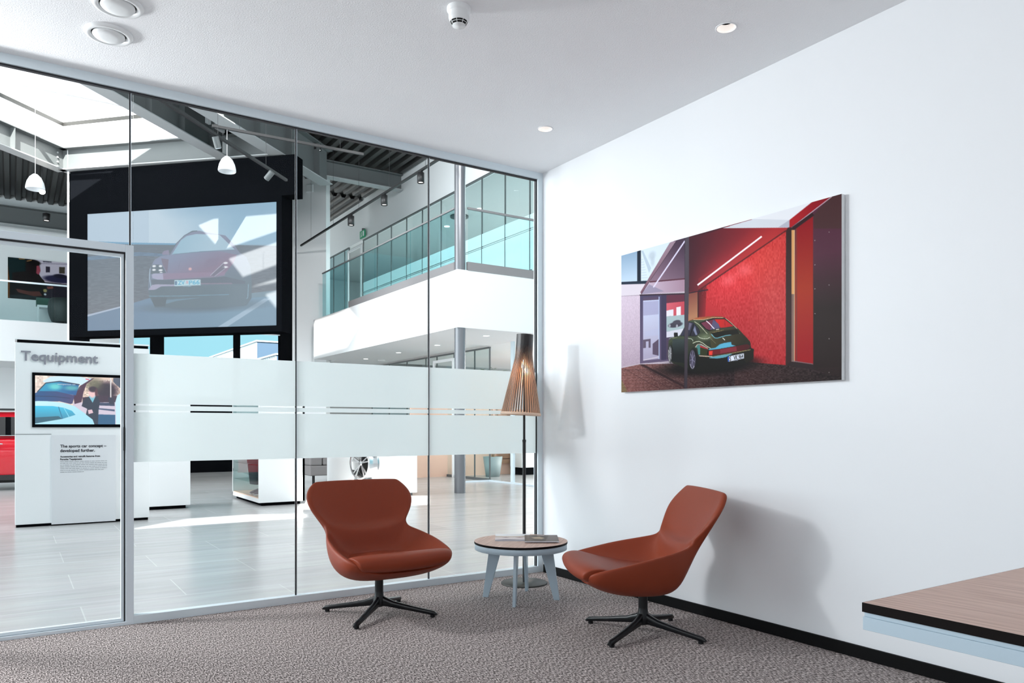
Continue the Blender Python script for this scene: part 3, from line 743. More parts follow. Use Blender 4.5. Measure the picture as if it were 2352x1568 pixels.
cv.poly([(780, 830), (830, 770), (900, 755), (1070, 850), (1080, 890), (900, 800), (890, 1000), (850, 1000), (830, 850)], (66, 122, 118)); cv.poly([(880, 780), (1070, 860), (1075, 880), (900, 830)], (176, 34, 42)); cv.line([(780, 832), (830, 765), (900, 755), (1070, 850)], 12, (226, 190, 178)); cv.poly([(890, 830), (1070, 895), (1040, 1030), (900, 1010)], (46, 50, 28))
cv.line([(870, 1028), (1040, 1045), (1180, 1045), (1400, 1010), (1640, 965), (2060, 885)], 14, (150, 132, 84)); cv.line([(870, 1028), (1180, 1045)], 13, (226, 200, 186)); cv.poly([(1100, 1068), (1400, 1010), (1650, 975), (1560, 1020), (1480, 1060), (1300, 1090), (1110, 1082)], (92, 156, 172))
cv.poly([(1900, 960), (2140, 880), (2130, 1100), (1960, 1200), (1915, 1130)], (30, 26, 20)); cv.poly([(1530, 1050), (1565, 1043), (1565, 1160), (1535, 1167)], (36, 84, 172)); cv.poly([(1562, 1040), (1908, 968), (1908, 1085), (1562, 1160)], (224, 228, 242)); cv.line([(1660, 1142), (1770, 1128)], 12, (150, 160, 176), al=.8)
cv.ell((735, 1120), 108, 262, (18, 17, 19)); cv.ell((715, 1115), 70, 222, (58, 54, 70)); cv.ell((712, 1112), 15, 40, (130, 126, 150))
for a in range(0, 360, 51):
    ca, sa = math.cos(math.radians(a+20)), math.sin(math.radians(a+20)); cv.line([(713+14*ca, 1112+40*sa), (713+56*ca, 1112+190*sa)], 15, (120, 114, 138))
for k in range(24):
    a0, a1 = 2*PI*k/24, 2*PI*(k+1)/24; cv.line([(713+62*math.cos(a0), 1112+208*math.sin(a0)), (713+62*math.cos(a1), 1112+208*math.sin(a1))], 9, (206, 200, 214) if 2 < k < 10 else (104, 98, 116))
cv.ell((205, 980), 58, 205, (20, 19, 20)); cv.ell((195, 980), 42, 182, (92, 92, 96))
for a in range(0, 360, 51):
    ca, sa = math.cos(math.radians(a)), math.sin(math.radians(a)); cv.line([(195, 980), (195+36*ca, 980+165*sa)], 9, (170, 170, 172))
for k in range(24):
    a0, a1 = 2*PI*k/24, 2*PI*(k+1)/24; cv.line([(195+40*math.cos(a0), 980+180*math.sin(a0)), (195+40*math.cos(a1), 980+180*math.sin(a1))], 7, (222, 222, 212) if 5 < k < 14 else (70, 70, 72))
cv.poly([(282, 500), (300, 488), (370, 490), (378, 575), (300, 592), (285, 580)], (26, 24, 28)); cv.line([(165, 640), (215, 612), (280, 600)], 9, (150, 156, 150)); cv.line([(250, 625), (360, 600)], 8, (150, 150, 110))
cv.line([(240, 800), (230, 720), (170, 760)], 8, (30, 32, 34))
# front post
cv.crop(1420, 540, 4.356)
cv.poly([(668, 5), (708, -8), (708, 500), (690, 1530), (658, 1535), (664, 1200)], (76, 68, 78), (60, 52, 60), ((680, 300), (680, 1400)))
cv.line([(668, 10), (662, 1530)], 3, (40, 34, 42))
cv.build('print', (-.0296, -.945, 2.2055), (0, -1, 0), (0, 0, -1), 1.576, .89, attr_mat('picture_print', .22), P)
# number plate lettering of the printed car
def onp(px, py):
    H = homog([(1427, 587), (1933, 445), (1933, 872), (1427, 901)], [(0, 0), (1.576, 0), (1.576, .89), (0, .89)])
    q = H @ np.array([px, py, 1.]); return Vector((-.0303, -.945-q[0]/q[2], 2.2055-q[1]/q[2]))
a0 = onp(1675.2, 829.2); a1 = onp(1707.2, 822.2); up = Vector((0, 0, 1))
text('S', 'plate_lettering', .036, a0, (a1-a0).normalized(), up, M['dktext'], P, bold=.001, depth=.0004, width=.013)
a2 = onp(1685, 826.9)
text('VK 964', 'plate_lettering', .034, a2, (a1-a0).normalized(), up, M['dktext'], P, bold=.001, depth=.0004, width=(a1-a2).length)

# ================================================================== SHOWROOM BEYOND THE GLASS
XP = 4.65      # office partitions
FY = 14.6      # end facade
struct(B(-14, 9.5, .03, 21, -.12, 0), 'floor', M['tile'], origin=(0, 0, 0))
struct(B(.16, 9.5, -.07, .03, 0, 7.25), 'wall_front', M['whitew'])
# roof slab: skylight opening, plus unseen holes added to cast the sun patches
SUN = Vector((.28, .77, -.57)).normalized()
ZR = 7.25
def sunhole(pts, z=ZR+.1):
    r = []
    for p in pts:
        p = Vector(p); t_ = (z-p.z)/(-SUN.z); q = p-SUN*t_; r.append((q.x, q.y))
    return r
P1, P2, P3 = Vector((-2.455, 13.692)), Vector((.119, 11.004)), Vector((.931, 10.413))
U = Vector((.737, .676))
opening = [tuple(P1), tuple(P2), tuple(P2-U*.45), tuple(P1-U*4.43)]  # unseen near end cut short to keep sun off the video wall
holes = [opening]
SCRP = [[(-.27, 11.507, 5.097), (.004, 11.233, 5.224), (.98, 10.257, 5.249), (.98, 10.257, 4.833), (.12, 11.117, 4.514)],
        [(.208, 11.029, 4.405), (.98, 10.257, 4.697), (.98, 10.257, 4.178), (.463, 10.774, 3.968)],
        [(.563, 10.674, 3.834), (.98, 10.257, 3.982), (.98, 10.257, 3.838), (.597, 10.64, 3.764)],
        [(.763, 10.474, 3.67), (.98, 10.257, 3.744), (.98, 10.257, 3.319)]]
PILP = [[(2.643, 14.307, 4.6), (3.276, 13.674, 4.2), (3.276, 13.674, 2.719), (2.643, 14.307, 2.735)],
        [(2.643, 14.307, 5.0), (3.276, 13.674, 4.66), (3.276, 13.674, 4.42), (2.643, 14.307, 4.8)]]
FASP = [[(2.741, 13.25, 3.62), (2.741, 12.0, 3.60), (2.741, 11.029, 3.62), (2.741, 10.339, 3.2), (2.741, 11.029, 2.787), (2.741, 13.25, 2.74)],
        [(2.741, 8.189, 3.092), (2.741, 7.3, 3.053), (2.741, 7.3, 2.76), (2.741, 7.9, 2.773)]]
for q in SCRP[:4]+FASP: holes.append(sunhole(q))
FLOP = [[(-2.4, 4.2, 0), (-.45, 4.2, 0), (-.28, 4.70, 0), (-.9, 5.0, 0), (-1.6, 4.95, 0)],
        [(.208, 6.4, 0), (-.2, 5.125, 0), (1.5, 4.8, 0), (2.18, 6.12, 0), (.83, 6.83, 0)]]
for q in FLOP: holes.append(sunhole(q))
struct(plate([(-14, -12), (9.5, -12), (9.5, 21), (-14, 21)], holes, ZR+.1, ZR+.18), 'ceiling', M['deck'])

def deck(x0, x1, y0, y1, z=ZR):
    """trapezoidal sheet, ribs along y"""
    mb = MB(); x = x0; pts = []
    while x < x1:
        pts += [(x, z), (x+.10, z), (x+.135, z+.085), (x+.215, z+.085), (x+.25, z)]; x += .25
    mb.grid([[(px, y0, pz) for px, pz in pts], [(px, y1, pz) for px, pz in pts]], smooth=False); return mb
def tagdeck(o, lab): return tag(o, lab, 'roof deck')
struct(deck(.5, XP, 10.9, FY), 'ceiling', M['deck'])
struct(deck(-9, -1.0, 14.9, 20.9), 'ceiling', M['deck'])

struct(deck(3.3, XP, 14.9, 20.9), 'ceiling', M['deck'])
def ibeam(p0, p1, zb, zt, w, name, label, stiff=0):
    e = empty(name, ((p0[0]+p1[0])/2, (p0[1]+p1[1])/2, zb), label, 'beam', 'steel roof beams')
    a, b = Vector((*p0, 0)), Vector((*p1, 0)); dd = (b-a).normalized(); nn = Vector((dd.y, -dd.x, 0))
    def slab(u0, u1, z0, z1, s0=a, s1=b):
        v = [s0+nn*u0, s1+nn*u0, s1+nn*u1, s0+nn*u1]; return [(p.x, p.y, z0) for p in v], [(p.x, p.y, z1) for p in v]
    MB().hexa(*slab(-.008, .008, zb+.02, zt-.02)).build('web', M['steel'], e)
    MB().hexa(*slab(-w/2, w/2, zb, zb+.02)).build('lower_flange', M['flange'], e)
    MB().hexa(*slab(-w/2, w/2, zt-.02, zt)).build('upper_flange', M['steel'], e)
    L_ = (b-a).length
    for k in range(stiff):
        c = a+dd*(L_*(k+.5)/stiff); m = MB().hexa(*slab(-w/2+.01, w/2-.01, zb+.02, zt-.02, c-dd*.006, c+dd*.006)); m.build('stiffener', M['steel'], e)
    return e
ibeam(tuple(P1-U*5), tuple(P1), 6.40, 6.86, .26, 'roof_beam', 'steel roof beam along the left side of the skylight, running to the bolted corner', 2)
ibeam(tuple(P1), tuple(P3), 6.40, 6.86, .26, 'roof_beam', 'steel roof beam along the far side of the skylight, above the video wall')
ibeam(tuple(P2-U*3.4), tuple(P2), 6.40, 7.1, .28, 'roof_beam', 'diagonal steel roof beam with stiffener plates forming the right edge of the skylight', 4)
ibeam((-.80, 8.71), (2.435, 11.54), 6.40, 7.15, .30, 'roof_beam', 'diagonal steel roof beam that ends above the white pier', 4)
ibeam((2.45, 12.4), (XP-.02, 12.4), 6.86, 7.24, .24, 'roof_beam', 'short steel roof beam running from the diagonal beam to the white upper wall')
ibeam((-9, 19.6), (-1.0, 19.6), 6.45, 6.95, .3, 'roof_beam', 'dark steel roof beam above the left gallery wall')
# bolts in the beam corner
bo = bpy.data.objects.get('roof_beam')
for k in range(4):
    m = MB(); z = 6.46+k*.095; c = P1-U*.16+Vector((U.y, -U.x))*.012
    m.cyl((c.x, c.y, z), (c.x+U.y*.02, c.y-U.x*.02, z), .018, n=6, smooth=False); m.build('bolt', M['flange'], bo)
# skylight curb and glazing bars
cb = MB(); vz = [Vector((*p, 0)) for p in opening]
for i in range(4):
    a, b = vz[i], vz[(i+1) % 4]; dd = (b-a).normalized(); nn = Vector((dd.y, -dd.x, 0))*.04
    cen = (vz[0]+vz[2])/2
    if (a+nn-cen).length < (a-cen).length: nn = -nn
    z0, z1 = 6.88, 7.9
    q = [a+nn*.1, b+nn*.1, b+nn*1.6, a+nn*1.6]
    cb.hexa([(p.x, p.y, z0) for p in q], [(p.x, p.y, z1) for p in q])
struct(cb, 'trim_9', M['whitew'])
gb = MB()
for k in range(1, 2):
    a = P1-U*2.2; b = P2+(P1-P2)*.35-U*2.2
    gb.bar((a.x, a.y, 7.95), (b.x, b.y, 7.95), .05, .08)
struct(gb, 'trim_10', M['alu'])
ray0 = (-3.02, 6.6)

# ---- end facade (parallel to the partition)
fw = MB().box(-2.28, 3.2, FY, FY+.25, 3.43, ZR+.1).box(-2.28, 3.2, FY, FY+.25, 0, 1.81)
for a, b in ((-2.28, -1.9), (-.647, -.379), (1.231, 1.343), (2.338, 3.2)): fw.box(a, b, FY, FY+.25, 1.81, 3.43)
struct(fw, 'wall_end', M['black'])
MBg = MB().box(-1.9, -.647, FY+.1, FY+.11, 1.81, 3.43).box(-.379, 1.231, FY+.1, FY+.11, 1.81, 3.43).box(1.343, 2.338, FY+.1, FY+.11, 1.81, 3.43)
w = struct(MBg, 'window_5', M['glass'])
MB().box(-1.9, 2.338, FY+.08, FY+.10, 3.40, 3.43).build('blind_rail', M['alub'], w)
struct(B(-2.385, -2.350, 13.60, 13.64, 2.6, 6.9), 'trim_11', M['whitew'])
struct(B(-14, -1, 20, 20.2, 0, ZR+.1), 'wall_far', M['whitew'])
struct(B(-14, -1.0, 17.5, 20, 2.69, 3.69), 'floor', M['whitew'])      # left gallery deck with white fascia
gal = empty('glass_railing', (-6, 17.53, 3.69), 'glass balustrade with pale handrail on the left gallery, in front of the poster', 'railing')
for k in range(7): B(-10+k*1.26, -8.76+k*1.26, 17.53, 17.545, 3.69, 4.62).build('glass_panel', M['oglass'], gal)
B(-10, -1.2, 17.52, 17.56, 4.62, 4.66).build('handrail', M['alub'], gal)

# neighbour buildings and the ground outside
struct(B(-60, 60, 21, 90, -.3, -.05), 'ground', M['greyw'])
def shed(x0, x1, y0, y1, h, label):
    e = empty('neighbour_building', ((x0+x1)/2, (y0+y1)/2, -.05), label, 'building')
    m = MB().box(x0+.02, x1, y0+.02, y1, -.05, h-.05); m.build('walls', M['bldgd'], e)
    m = MB()
    for k in range(10):
        a = y0+(y1-y0)*k/10; m.box(x0, x0+.02, a+.03, a+(y1-y0)/10-.02, 0, h-.08)
    m.build('cladding', M['bldg'], e)
    MB().box(x0-.05, x1+.05, y0-.05, y1+.05, h-.05, h+.02).build('roof_edge', M['bldg'], e)
shed(7.12, 22, 35, 75, 5.5, 'large neighbouring hall with pale and dark blue cladding behind the end windows')
shed(6.67, 16, 30, 33.5, 4.4, 'lower neighbouring annex in front of the taller hall, seen through the end windows')

# ---- video wall
V = empty('video_wall', (-.7, 12.0, 2.95), 'large black-framed video wall showing an oncoming purple car on a coastal road', 'screen')
nU = Vector((.7071, .7071, 0)); nV = Vector((.7071, -.7071, 0))     # nV runs left to right along the wall
A = Vector((-2.321, 13.558, 0)); Wd = (Vector((1.06, 10.177, 0))-A).length
def vbox(mb, a, b, d0, d1, z0, z1):   # along wall, depth behind the front plane
    q = [A+nV*a+nU*d0, A+nV*b+nU*d0, A+nV*b+nU*d1, A+nV*a+nU*d1]
    return mb.hexa([(p.x, p.y, z0) for p in q], [(p.x, p.y, z1) for p in q])
sl = (Vector((-2.04, 13.277, 0))-A).length; sr = (Vector((.98, 10.257, 0))-A).length
hb = vbox(MB(), 0, Wd, .03, .36, 2.95, 6.38); hb.build('housing', M['black'], V)
hb = vbox(MB(), 0, sl, -.02, .03, 2.95, 6.38); vbox(hb, sr, Wd, -.02, .03, 2.95, 6.38); vbox(hb, sl, sr, -.02, .03, 5.485, 6.38); vbox(hb, sl, sr, -.02, .03, 2.95, 3.071)
hb.build('frame', M['black'], V)
hb = vbox(MB(), Wd, Wd+.28, -.02, .3, 5.6, 6.38); hb.build('bulkhead', M['black'], V)
cv = Canvas(520, 294, [(201, 491.7), (636, 463.3), (636, 747.2), (201, 760)], (120, 160, 185))
cv.crop(190, 440, 4.612)
cv.poly([(40, 90), (2070, 90), (2070, 560), (40, 560)], (128, 176, 206), (196, 218, 234), ((1500, 110), (1000, 540)))
cv.poly([(40, 90), (700, 90), (700, 560), (40, 560)], (176, 200, 222), al=.6)
cv.ell((1250, 190), 260, 60, (100, 150, 185), al=.35, soft=.9); cv.ell((1850, 170), 200, 60, (100, 150, 185), al=.35, soft=.9)
cv.poly([(40, 535), (170, 530), (520, 545), (900, 552), (1300, 560), (2070, 575), (2070, 1300), (40, 1330)], (48, 66, 86), (84, 86, 96), ((300, 560), (300, 1250)))
cv.poly([(170, 528), (520, 540), (990, 548), (990, 566), (520, 560), (200, 548)], (80, 150, 190)); cv.poly([(40, 690), (600, 640), (900, 660), (900, 690), (600, 680), (40, 730)], (52, 100, 140), al=.8)
cv.noise([(40, 600), (2070, 600), (2070, 1200), (40, 1300)], 12, (10, 2))
cv.poly([(40, 1310), (560, 1170), (760, 1110), (2070, 1090), (2070, 1440), (40, 1500)], (84, 116, 150), (96, 138, 166), ((300, 1400), (1500, 1300)))
cv.poly([(50, 1302), (420, 1208), (420, 1224), (50, 1322)], (176, 190, 214)); cv.poly([(1430, 1430), (1920, 1130), (1990, 1130), (1530, 1430)], (158, 186, 210))
cv.poly([(1640, 1090), (2070, 1040), (2070, 1100), (1700, 1130)], (98, 130, 148))
cv.crop(330, 510, 7.468)
cv.ell((980, 1440), 900, 90, (50, 72, 88), al=.8, soft=.5)
cv.poly([(75, 1150), (90, 900), (110, 790), (190, 640), (290, 585), (430, 560), (560, 370), (690, 235), (830, 158), (950, 150), (1150, 190), (1400, 230), (1560, 400), (1640, 520), (1760, 600), (1830, 760), (1850, 1000), (1850, 1300), (1760, 1430), (1200, 1460), (200, 1462), (110, 1290)], (112, 118, 150), (62, 88, 104), ((800, 600), (900, 1250)))
cv.poly([(150, 900), (160, 700), (300, 585), (480, 560), (1300, 500), (1600, 560), (1540, 700), (1380, 900), (1140, 925), (350, 985), (150, 960)], (112, 120, 156), (122, 90, 124), ((700, 560), (820, 930)))
cv.poly([(330, 880), (1400, 850), (1390, 920), (1140, 955), (350, 985), (170, 960)], (140, 106, 140), al=.7); cv.poly([(640, 640), (600, 790), (585, 810), (620, 690)], (84, 84, 120), al=.7); cv.poly([(1080, 640), (1310, 600), (1260, 740), (1020, 790)], (112, 88, 124), al=.6)
cv.poly([(300, 620), (430, 640), (405, 870), (330, 740)], (96, 64, 92), al=.8)
cv.poly([(480, 560), (640, 310), (740, 240), (900, 205), (1300, 220), (1560, 470), (1000, 500), (530, 548)], (140, 184, 208), (166, 200, 220), ((600, 300), (1100, 480)))
cv.line([(440, 565), (560, 370), (700, 232), (830, 158), (920, 152)], 12, (40, 70, 92)); cv.line([(500, 552), (1000, 505), (1560, 475)], 9, (72, 116, 140))
cv.poly([(735, 225), (830, 155), (920, 155), (820, 175)], (46, 74, 92)); cv.poly([(315, 535), (350, 495), (430, 478), (440, 560), (325, 562)], (122, 106, 142))
cv.poly([(130, 745), (165, 725), (315, 730), (385, 870), (120, 890)], (44, 66, 84))
for p, rx, ry in (((180, 755), 32, 20), ((290, 755), 30, 20), ((178, 818), 32, 18), ((292, 824), 36, 18), ((300, 862), 28, 7), ((1405, 700), 38, 18), ((1398, 771), 46, 18)): cv.ell(p, rx, ry, (246, 246, 252), soft=.3)
cv.line([(1140, 916), (1370, 700)], 7, (196, 206, 222)); cv.line([(1215, 930), (1390, 800)], 6, (176, 190, 208)); cv.poly([(1150, 915), (1370, 715), (1390, 790), (1210, 925)], (76, 70, 96), al=.7)
cv.poly([(130, 985), (350, 990), (980, 962), (1400, 935), (1740, 1010), (1740, 1060), (980, 1045), (560, 1065), (250, 1068), (150, 1100)], (56, 70, 92))
cv.poly([(150, 1072), (250, 1066), (540, 1070), (540, 1095), (300, 1100), (200, 1160), (80, 1160), (110, 1120)], (166, 160, 190)); cv.poly([(980, 1045), (1500, 1040), (1530, 1060), (980, 1065)], (136, 104, 130), al=.8)
cv.poly([(140, 905), (170, 880), (330, 880), (340, 985), (240, 985), (150, 960)], (176, 174, 206), al=.8); cv.line([(110, 800), (100, 950), (125, 1110)], 9, (178, 206, 224))
cv.poly([(85, 1165), (210, 1155), (300, 1105), (1500, 1075), (1740, 1100), (1760, 1420), (1200, 1455), (200, 1462), (110, 1290)], (58, 82, 96), (66, 92, 108), ((300, 1200), (1500, 1300)))
cv.line([(95, 1268), (600, 1265), (1460, 1240)], 9, (98, 150, 176)); cv.poly([(130, 1290), (400, 1290), (370, 1440), (190, 1440)], (38, 58, 70)); cv.poly([(390, 1330), (1000, 1290), (560, 1350), (380, 1400)], (92, 132, 156), al=.8); cv.line([(1795, 1060), (1785, 1290), (1760, 1310)], 12, (120, 160, 180))
cv.poly([(528, 995), (975, 980), (975, 1082), (528, 1097)], (192, 226, 236)); cv.poly([(535, 1012), (575, 1010), (575, 1075), (535, 1078)], (60, 110, 150)); cv.poly([(728, 1005), (765, 1003), (765, 1055), (728, 1057)], (206, 180, 196)); cv.line([(675, 1103), (815, 1098)], 10, (120, 170, 190)); cv.ell((797, 803), 27, 24, (232, 170, 172), soft=.4)
tl = Vector((-2.04, 13.277, 5.485))-nU*.001
cv.build('display', tl, nV, (0, 0, -1), (Vector((.98, 10.257, 0))-Vector((-2.04, 13.277, 0))).length, 2.414, attr_mat('video_picture', .25, emit=.62), V)
Hs = homog([(201, 491.7), (636, 463.3), (636, 747.2), (201, 760)], [(0, 0), (4.271, 0), (4.271, 2.414), (0, 2.414)])
def ons(px, py):
    q = Hs @ np.array([px, py, 1.]); return tl-nU*.004+nV*(q[0]/q[2])-Vector((0, 0, 1))*(q[1]/q[2])
pt = mat('plate_print', (.03, .16, .24), .5)
o0 = ons(409, 654); o1 = ons(424.5, 653.5); text('ZV', 'plate_lettering', .115, o0, nV, (0, 0, 1), pt, V, bold=.001, width=(o1-o0).length)
o0 = ons(434.5, 653.5); o1 = ons(458.5, 652.6); text('P66', 'plate_lettering', .115, o0, nV, (0, 0, 1), pt, V, bold=.001, width=(o1-o0).length)

# ---- white pier
pr_ = MB().prism([(2.50, 14.19), (3.145, 13.555), (3.30, 13.71), (2.65, 14.36)], 0, ZR+.1)
struct(pr_, 'wall_pier', M['whitew'])
dv = Vector((2.84, 13.85, 6.9)); q0 = Vector((.7071, -.7071, 0))
m = MB(); m.hexa([tuple(dv-q0*.10-nU*.05), tuple(dv+q0*.10-nU*.05), tuple(dv+q0*.10-nU*.002), tuple(dv-q0*.10-nU*.002)], [tuple(dv-q0*.10-nU*.05+Vector((0, 0, .2))), tuple(dv+q0*.10-nU*.05+Vector((0, 0, .2))), tuple(dv+q0*.10-nU*.002+Vector((0, 0, .2))), tuple(dv-q0*.10-nU*.002+Vector((0, 0, .2)))])
tag(m.build('wall_device', M['white'], bevel=.02), 'small white square device near the top of the white pier', 'sensor')

# ---- balcony on the right
struct(B(2.741, 9.4, 6.192, 13.3, 2.72, 3.67), 'floor', M['whitew'])
struct(B(XP, XP+.12, 6.2, 21, 6.19, ZR+.1), 'wall_upper', M['whitew'])
struct(B(XP, XP+.12, 13.3, 21, 2.72, 3.67), 'wall_upper', M['whitew'])
struct(B(3.3, XP, 13.3, 14.85, 2.72, 3.67), 'floor', M['whitew'])
struct(B(9.4, 9.5, 6.2, 21, 0, 3.55), 'wall_office', M['whitew'])
struct(B(8.4, 8.5, 6.3, 21, 3.67, 6.19), 'wall_office', M['greyw'])
struct(B(XP+.12, 9.5, 6.2, 21, 6.19, 6.3), 'ceiling', M['greyw'])
struct(B(XP+.12, 9.5, 13.3, 21, 3.55, 3.67), 'floor', M['greyw'])
struct(B(XP, 9.5, 20.8, 21, 0, 6.3), 'wall_office', M['greyw'])
# railings
ra = empty('glass_railing', (2.76, 9.6, 3.67), 'long tinted glass balustrade with handrail along the left edge of the white balcony', 'railing')
ys = [6.34, 8.0, 9.63, 11.25, 12.7]
for a, b in zip(ys[:-1], ys[1:]): B(2.752, 2.768, a+.004, b-.004, 3.62, 4.68).build('glass_panel', M['rglass'], ra)
B(2.745, 2.775, 6.33, 12.72, 4.68, 4.705).build('handrail', M['railcap'], ra)
B(2.732, 2.79, 6.30, 11.0, 3.67, 3.80).build('base_profile', M['railcap'], ra)
rb = empty('glass_railing', (5, 6.2, 3.67), 'glass balustrade with grey handrail right of the column on the balcony front', 'railing')
xs = [2.946, 4.0, 5.05, 6.1]
for a, b in zip(xs[:-1], xs[1:]): B(a+.004, b-.004, 6.203, 6.217, 3.62, 4.68).build('glass_panel', M['oglass'], rb)
B(2.94, 6.1, 6.195, 6.225, 4.68, 4.715).build('handrail', M['railcap'], rb)
B(2.93, 6.1, 6.180, 6.24, 3.67, 3.81).build('base_profile', M['railcap'], rb)
# column: through both storeys
cl = empty('round_column', (2.84, 6.29, 0), 'round grey steel column at the balcony corner', 'column')
MB().cyl((2.84, 6.29, 0), (2.84, 6.29, 2.72), .092, n=40).build('lower_shaft', M['colm'], cl)
MB().cyl((2.84, 6.29, 3.67), (2.84, 6.29, ZR+.1), .092, n=40).build('upper_shaft', M['colm'], cl)
# upper office partition
def partition(name, x, ys, z0, z1, film, label, doors=()):
    e = empty(name, (x, (ys[0]+ys[-1])/2, z0), label, 'partition')
    for a, b in zip(ys[:-1], ys[1:]): B(x+.02, x+.03, a+.006, b-.006, z0, z1).build('glass_panel', M['oglass'], e)
    m = MB()
    for y in ys: m.box(x+.01, x+.04, y-.006, y+.006, z0, z1)
    m.box(x+.0, x+.05, ys[0], ys[-1], z1-.03, z1).box(x, x+.05, ys[0], ys[-1], z0, z0+.05)
    m.build('frame', M['steel'], e)
    if film:
        m = MB()
        for a, b in film: m.box(x+.017, x+.0195, ys[0], ys[-1], a, b)
        m.build('frosted_film', M['frostc'], e)
    for a, b in doors:
        MB().box(x-.03, x+.0, a, a+.06, z0, z1-.12).box(x-.03, x, b-.06, b, z0, z1-.12).box(x-.03, x, a+.06, b-.06, z1-.18, z1-.12).build('door_frame', M['whitew'], e)
    return e
partition('office_partition', XP, [6.25, 6.91, 7.757, 8.63, 9.52, 10.40, 11.33, 12.18, 13.07, 13.95, 14.9], 3.67, 6.19, [(4.0, 4.72), (4.735, 4.75), (4.77, 5.02)], 'glazed office front on the upper floor behind the balcony, with frosted stripes', [(14.95, 15.95)])
partition('office_partition', XP, [15.95, 16.3, 17.2, 18.1, 19.0, 20.0, 20.8], 3.67, 6.19, None, 'darker glazed office front at the far end of the upper floor')
partition('office_partition', XP, [8.33, 8.926, 9.8, 10.6, 11.154, 12.156, 13.2, 14.3], 0, 2.70, None, 'glazed office front on the ground floor under the balcony', [(9.75, 10.7)])
# things inside the upper office
tag(B(8.36, 8.39, 12.2, 13.6, 4.75, 5.35).build('wall_picture', mat('office_picture', (.12, .16, .20), .4)), 'dark framed picture on the wall inside the upper office', 'picture')
for x, y in ((5.6, 7.6), (6.1, 7.3), (5.8, 10.6), (5.9, 12.4)):
    k = tag(MB().lathe([(.0, 6.178), (.07, 6.178), (.07, 6.195), (0, 6.195)], (x, y, 0), n=20).build('office_light', M['dlight']), 'small round ceiling light inside the glazed upper office', 'ceiling light', 'lights in the upper office')
tag(MB().lathe([(.0, 6.15), (.22, 6.15), (.22, 6.19), (0, 6.19)], (5.7, 11.4, 0), n=32).build('ceiling_disc', M['steel']), 'round grey speaker disc on the ceiling of the upper office', 'ceiling speaker')
dk = empty('office_table', (6.6, 7.4, 3.67), 'white table inside the upper office, right of the column', 'table')
B(5.7, 7.7, 6.9, 7.9, 4.36, 4.40).build('tabletop', M['white'], dk)
for x in (5.8, 7.6):
    for y in (7.0, 7.8): B(x-.03, x+.03, y-.03, y+.03, 3.67, 4.36).build('leg', M['white'], dk)
# soffit lights
for k, (y, lab) in enumerate(((12.45, 'farthest from the column'), (10.6, 'third from the column'), (8.79, 'just left of the column'), (6.92, 'just right of the column'))):
    e = empty('soffit_light', (3.73, y, 2.70), 'small round light in the balcony soffit, '+lab, 'ceiling light', 'lights under the balcony')
    MB().lathe([(.065, 2.724), (.065, 2.712), (.055, 2.712)], (3.73, y, 0), n=28).build('ring', M['white'], e)
    MB().lathe([(.055, 2.716), (.0, 2.716)], (3.73, y, 0), n=28).build('lens', M['slight'], e)
tag(MB().lathe([(.0, 2.70), (.08, 2.70), (.09, 2.725), (0, 2.725)], (4.2, 12.6, 0), n=24).build('soffit_sensor', M['white']), 'white dome sensor under the far end of the balcony', 'sensor')
# exit sign
ex = empty('exit_sign', (XP-.06, 14.75, 6.2), 'small green emergency exit sign on the upper wall', 'sign')
B(XP-.075, XP-.05, 14.58, 14.92, 6.2, 6.40).build('sign_box', M['signgreen'], ex)
m = MB().box(XP-.08, XP-.0755, 14.62, 14.70, 6.24, 6.37); m.cyl((XP-.08, 14.80, 6.35), (XP-.0755, 14.80, 6.35), .014, n=12)
m.bar((XP-.078, 14.80, 6.335), (XP-.078, 14.81, 6.28), .004, .02).bar((XP-.078, 14.81, 6.28), (XP-.078, 14.85, 6.235), .004, .014).bar((XP-.078, 14.80, 6.28), (XP-.078, 14.77, 6.235), .004, .014)
m.build('running_figure', M['white'], ex); B(XP-.075, XP, 14.72, 14.78, 6.40, 6.46).build('bracket', M['steel'], ex)

# ---- ground floor right: entrance area
struct(B(3.8, 9.4, 10.1, 10.2, 0, 2.1), 'wall_wood', M['wood'])
gx = empty('entrance_glazing', (4.66, 8.0, 0), 'frameless glass front with floor rail below the balcony, in front of the potted plant', 'glazing')
B(XP, XP+.01, 6.3, 8.31, .03, 2.72).build('glass_panel', M['glass'], gx); B(3.95, XP-.01, 8.31, 8.32, .03, 2.72).build('glass_panel', M['glass'], gx)
MB().box(XP-.02, XP+.03, 6.3, 8.33, 0, .03).box(3.95, XP-.02, 8.295, 8.335, 0, .03).build('floor_rail', M['alub'], gx)
B(XP-.02, XP+.03, 7.42, 7.50, .03, 2.72).build('post', M['alu'], gx)
wp = MB()
for k in range(12): wp.box(5.95, 7.1, 10.04, 10.095, .25+k*.12, .25+k*.12+.10)
tag(wp.build('slatted_bench_back', mat('wood_slats', (.42, .24, .15), .5)), 'brown horizontally slatted wood panel behind the plant pot', 'panel')
wq = empty('cupboard', (6.8, 9.75, 0), 'white cupboard block beside the slatted wood panel', 'cupboard')
B(6.25, 7.4, 9.5, 10.0, .17, 1.4).build('body', M['white'], wq, bevel=.01); B(6.35, 7.3, 9.6, 9.99, 0, .17).build('plinth', M['black'], wq)  # added plinth, black in place of the shade under the body
tag(B(5.6, 8.6, 6.8, 7.0, 0, 1.2).build('blue_grey_screen', mat('blue_grey', (.30, .40, .50), .6)), 'low blue-grey screen at the right edge of the glass front', 'screen')
pp = empty('potted_plant', (5.49, 9.53, 0), 'grey-green tapered plant pot with a slender tree behind the glass front', 'plant')
MB().lathe([(.0, 0), (.155, 0), (.215, .44), (.200, .44), (.190, .40), (0, .40)], (5.49, 9.53, 0), n=4*9).build('pot', M['pot'], pp, fix=True)
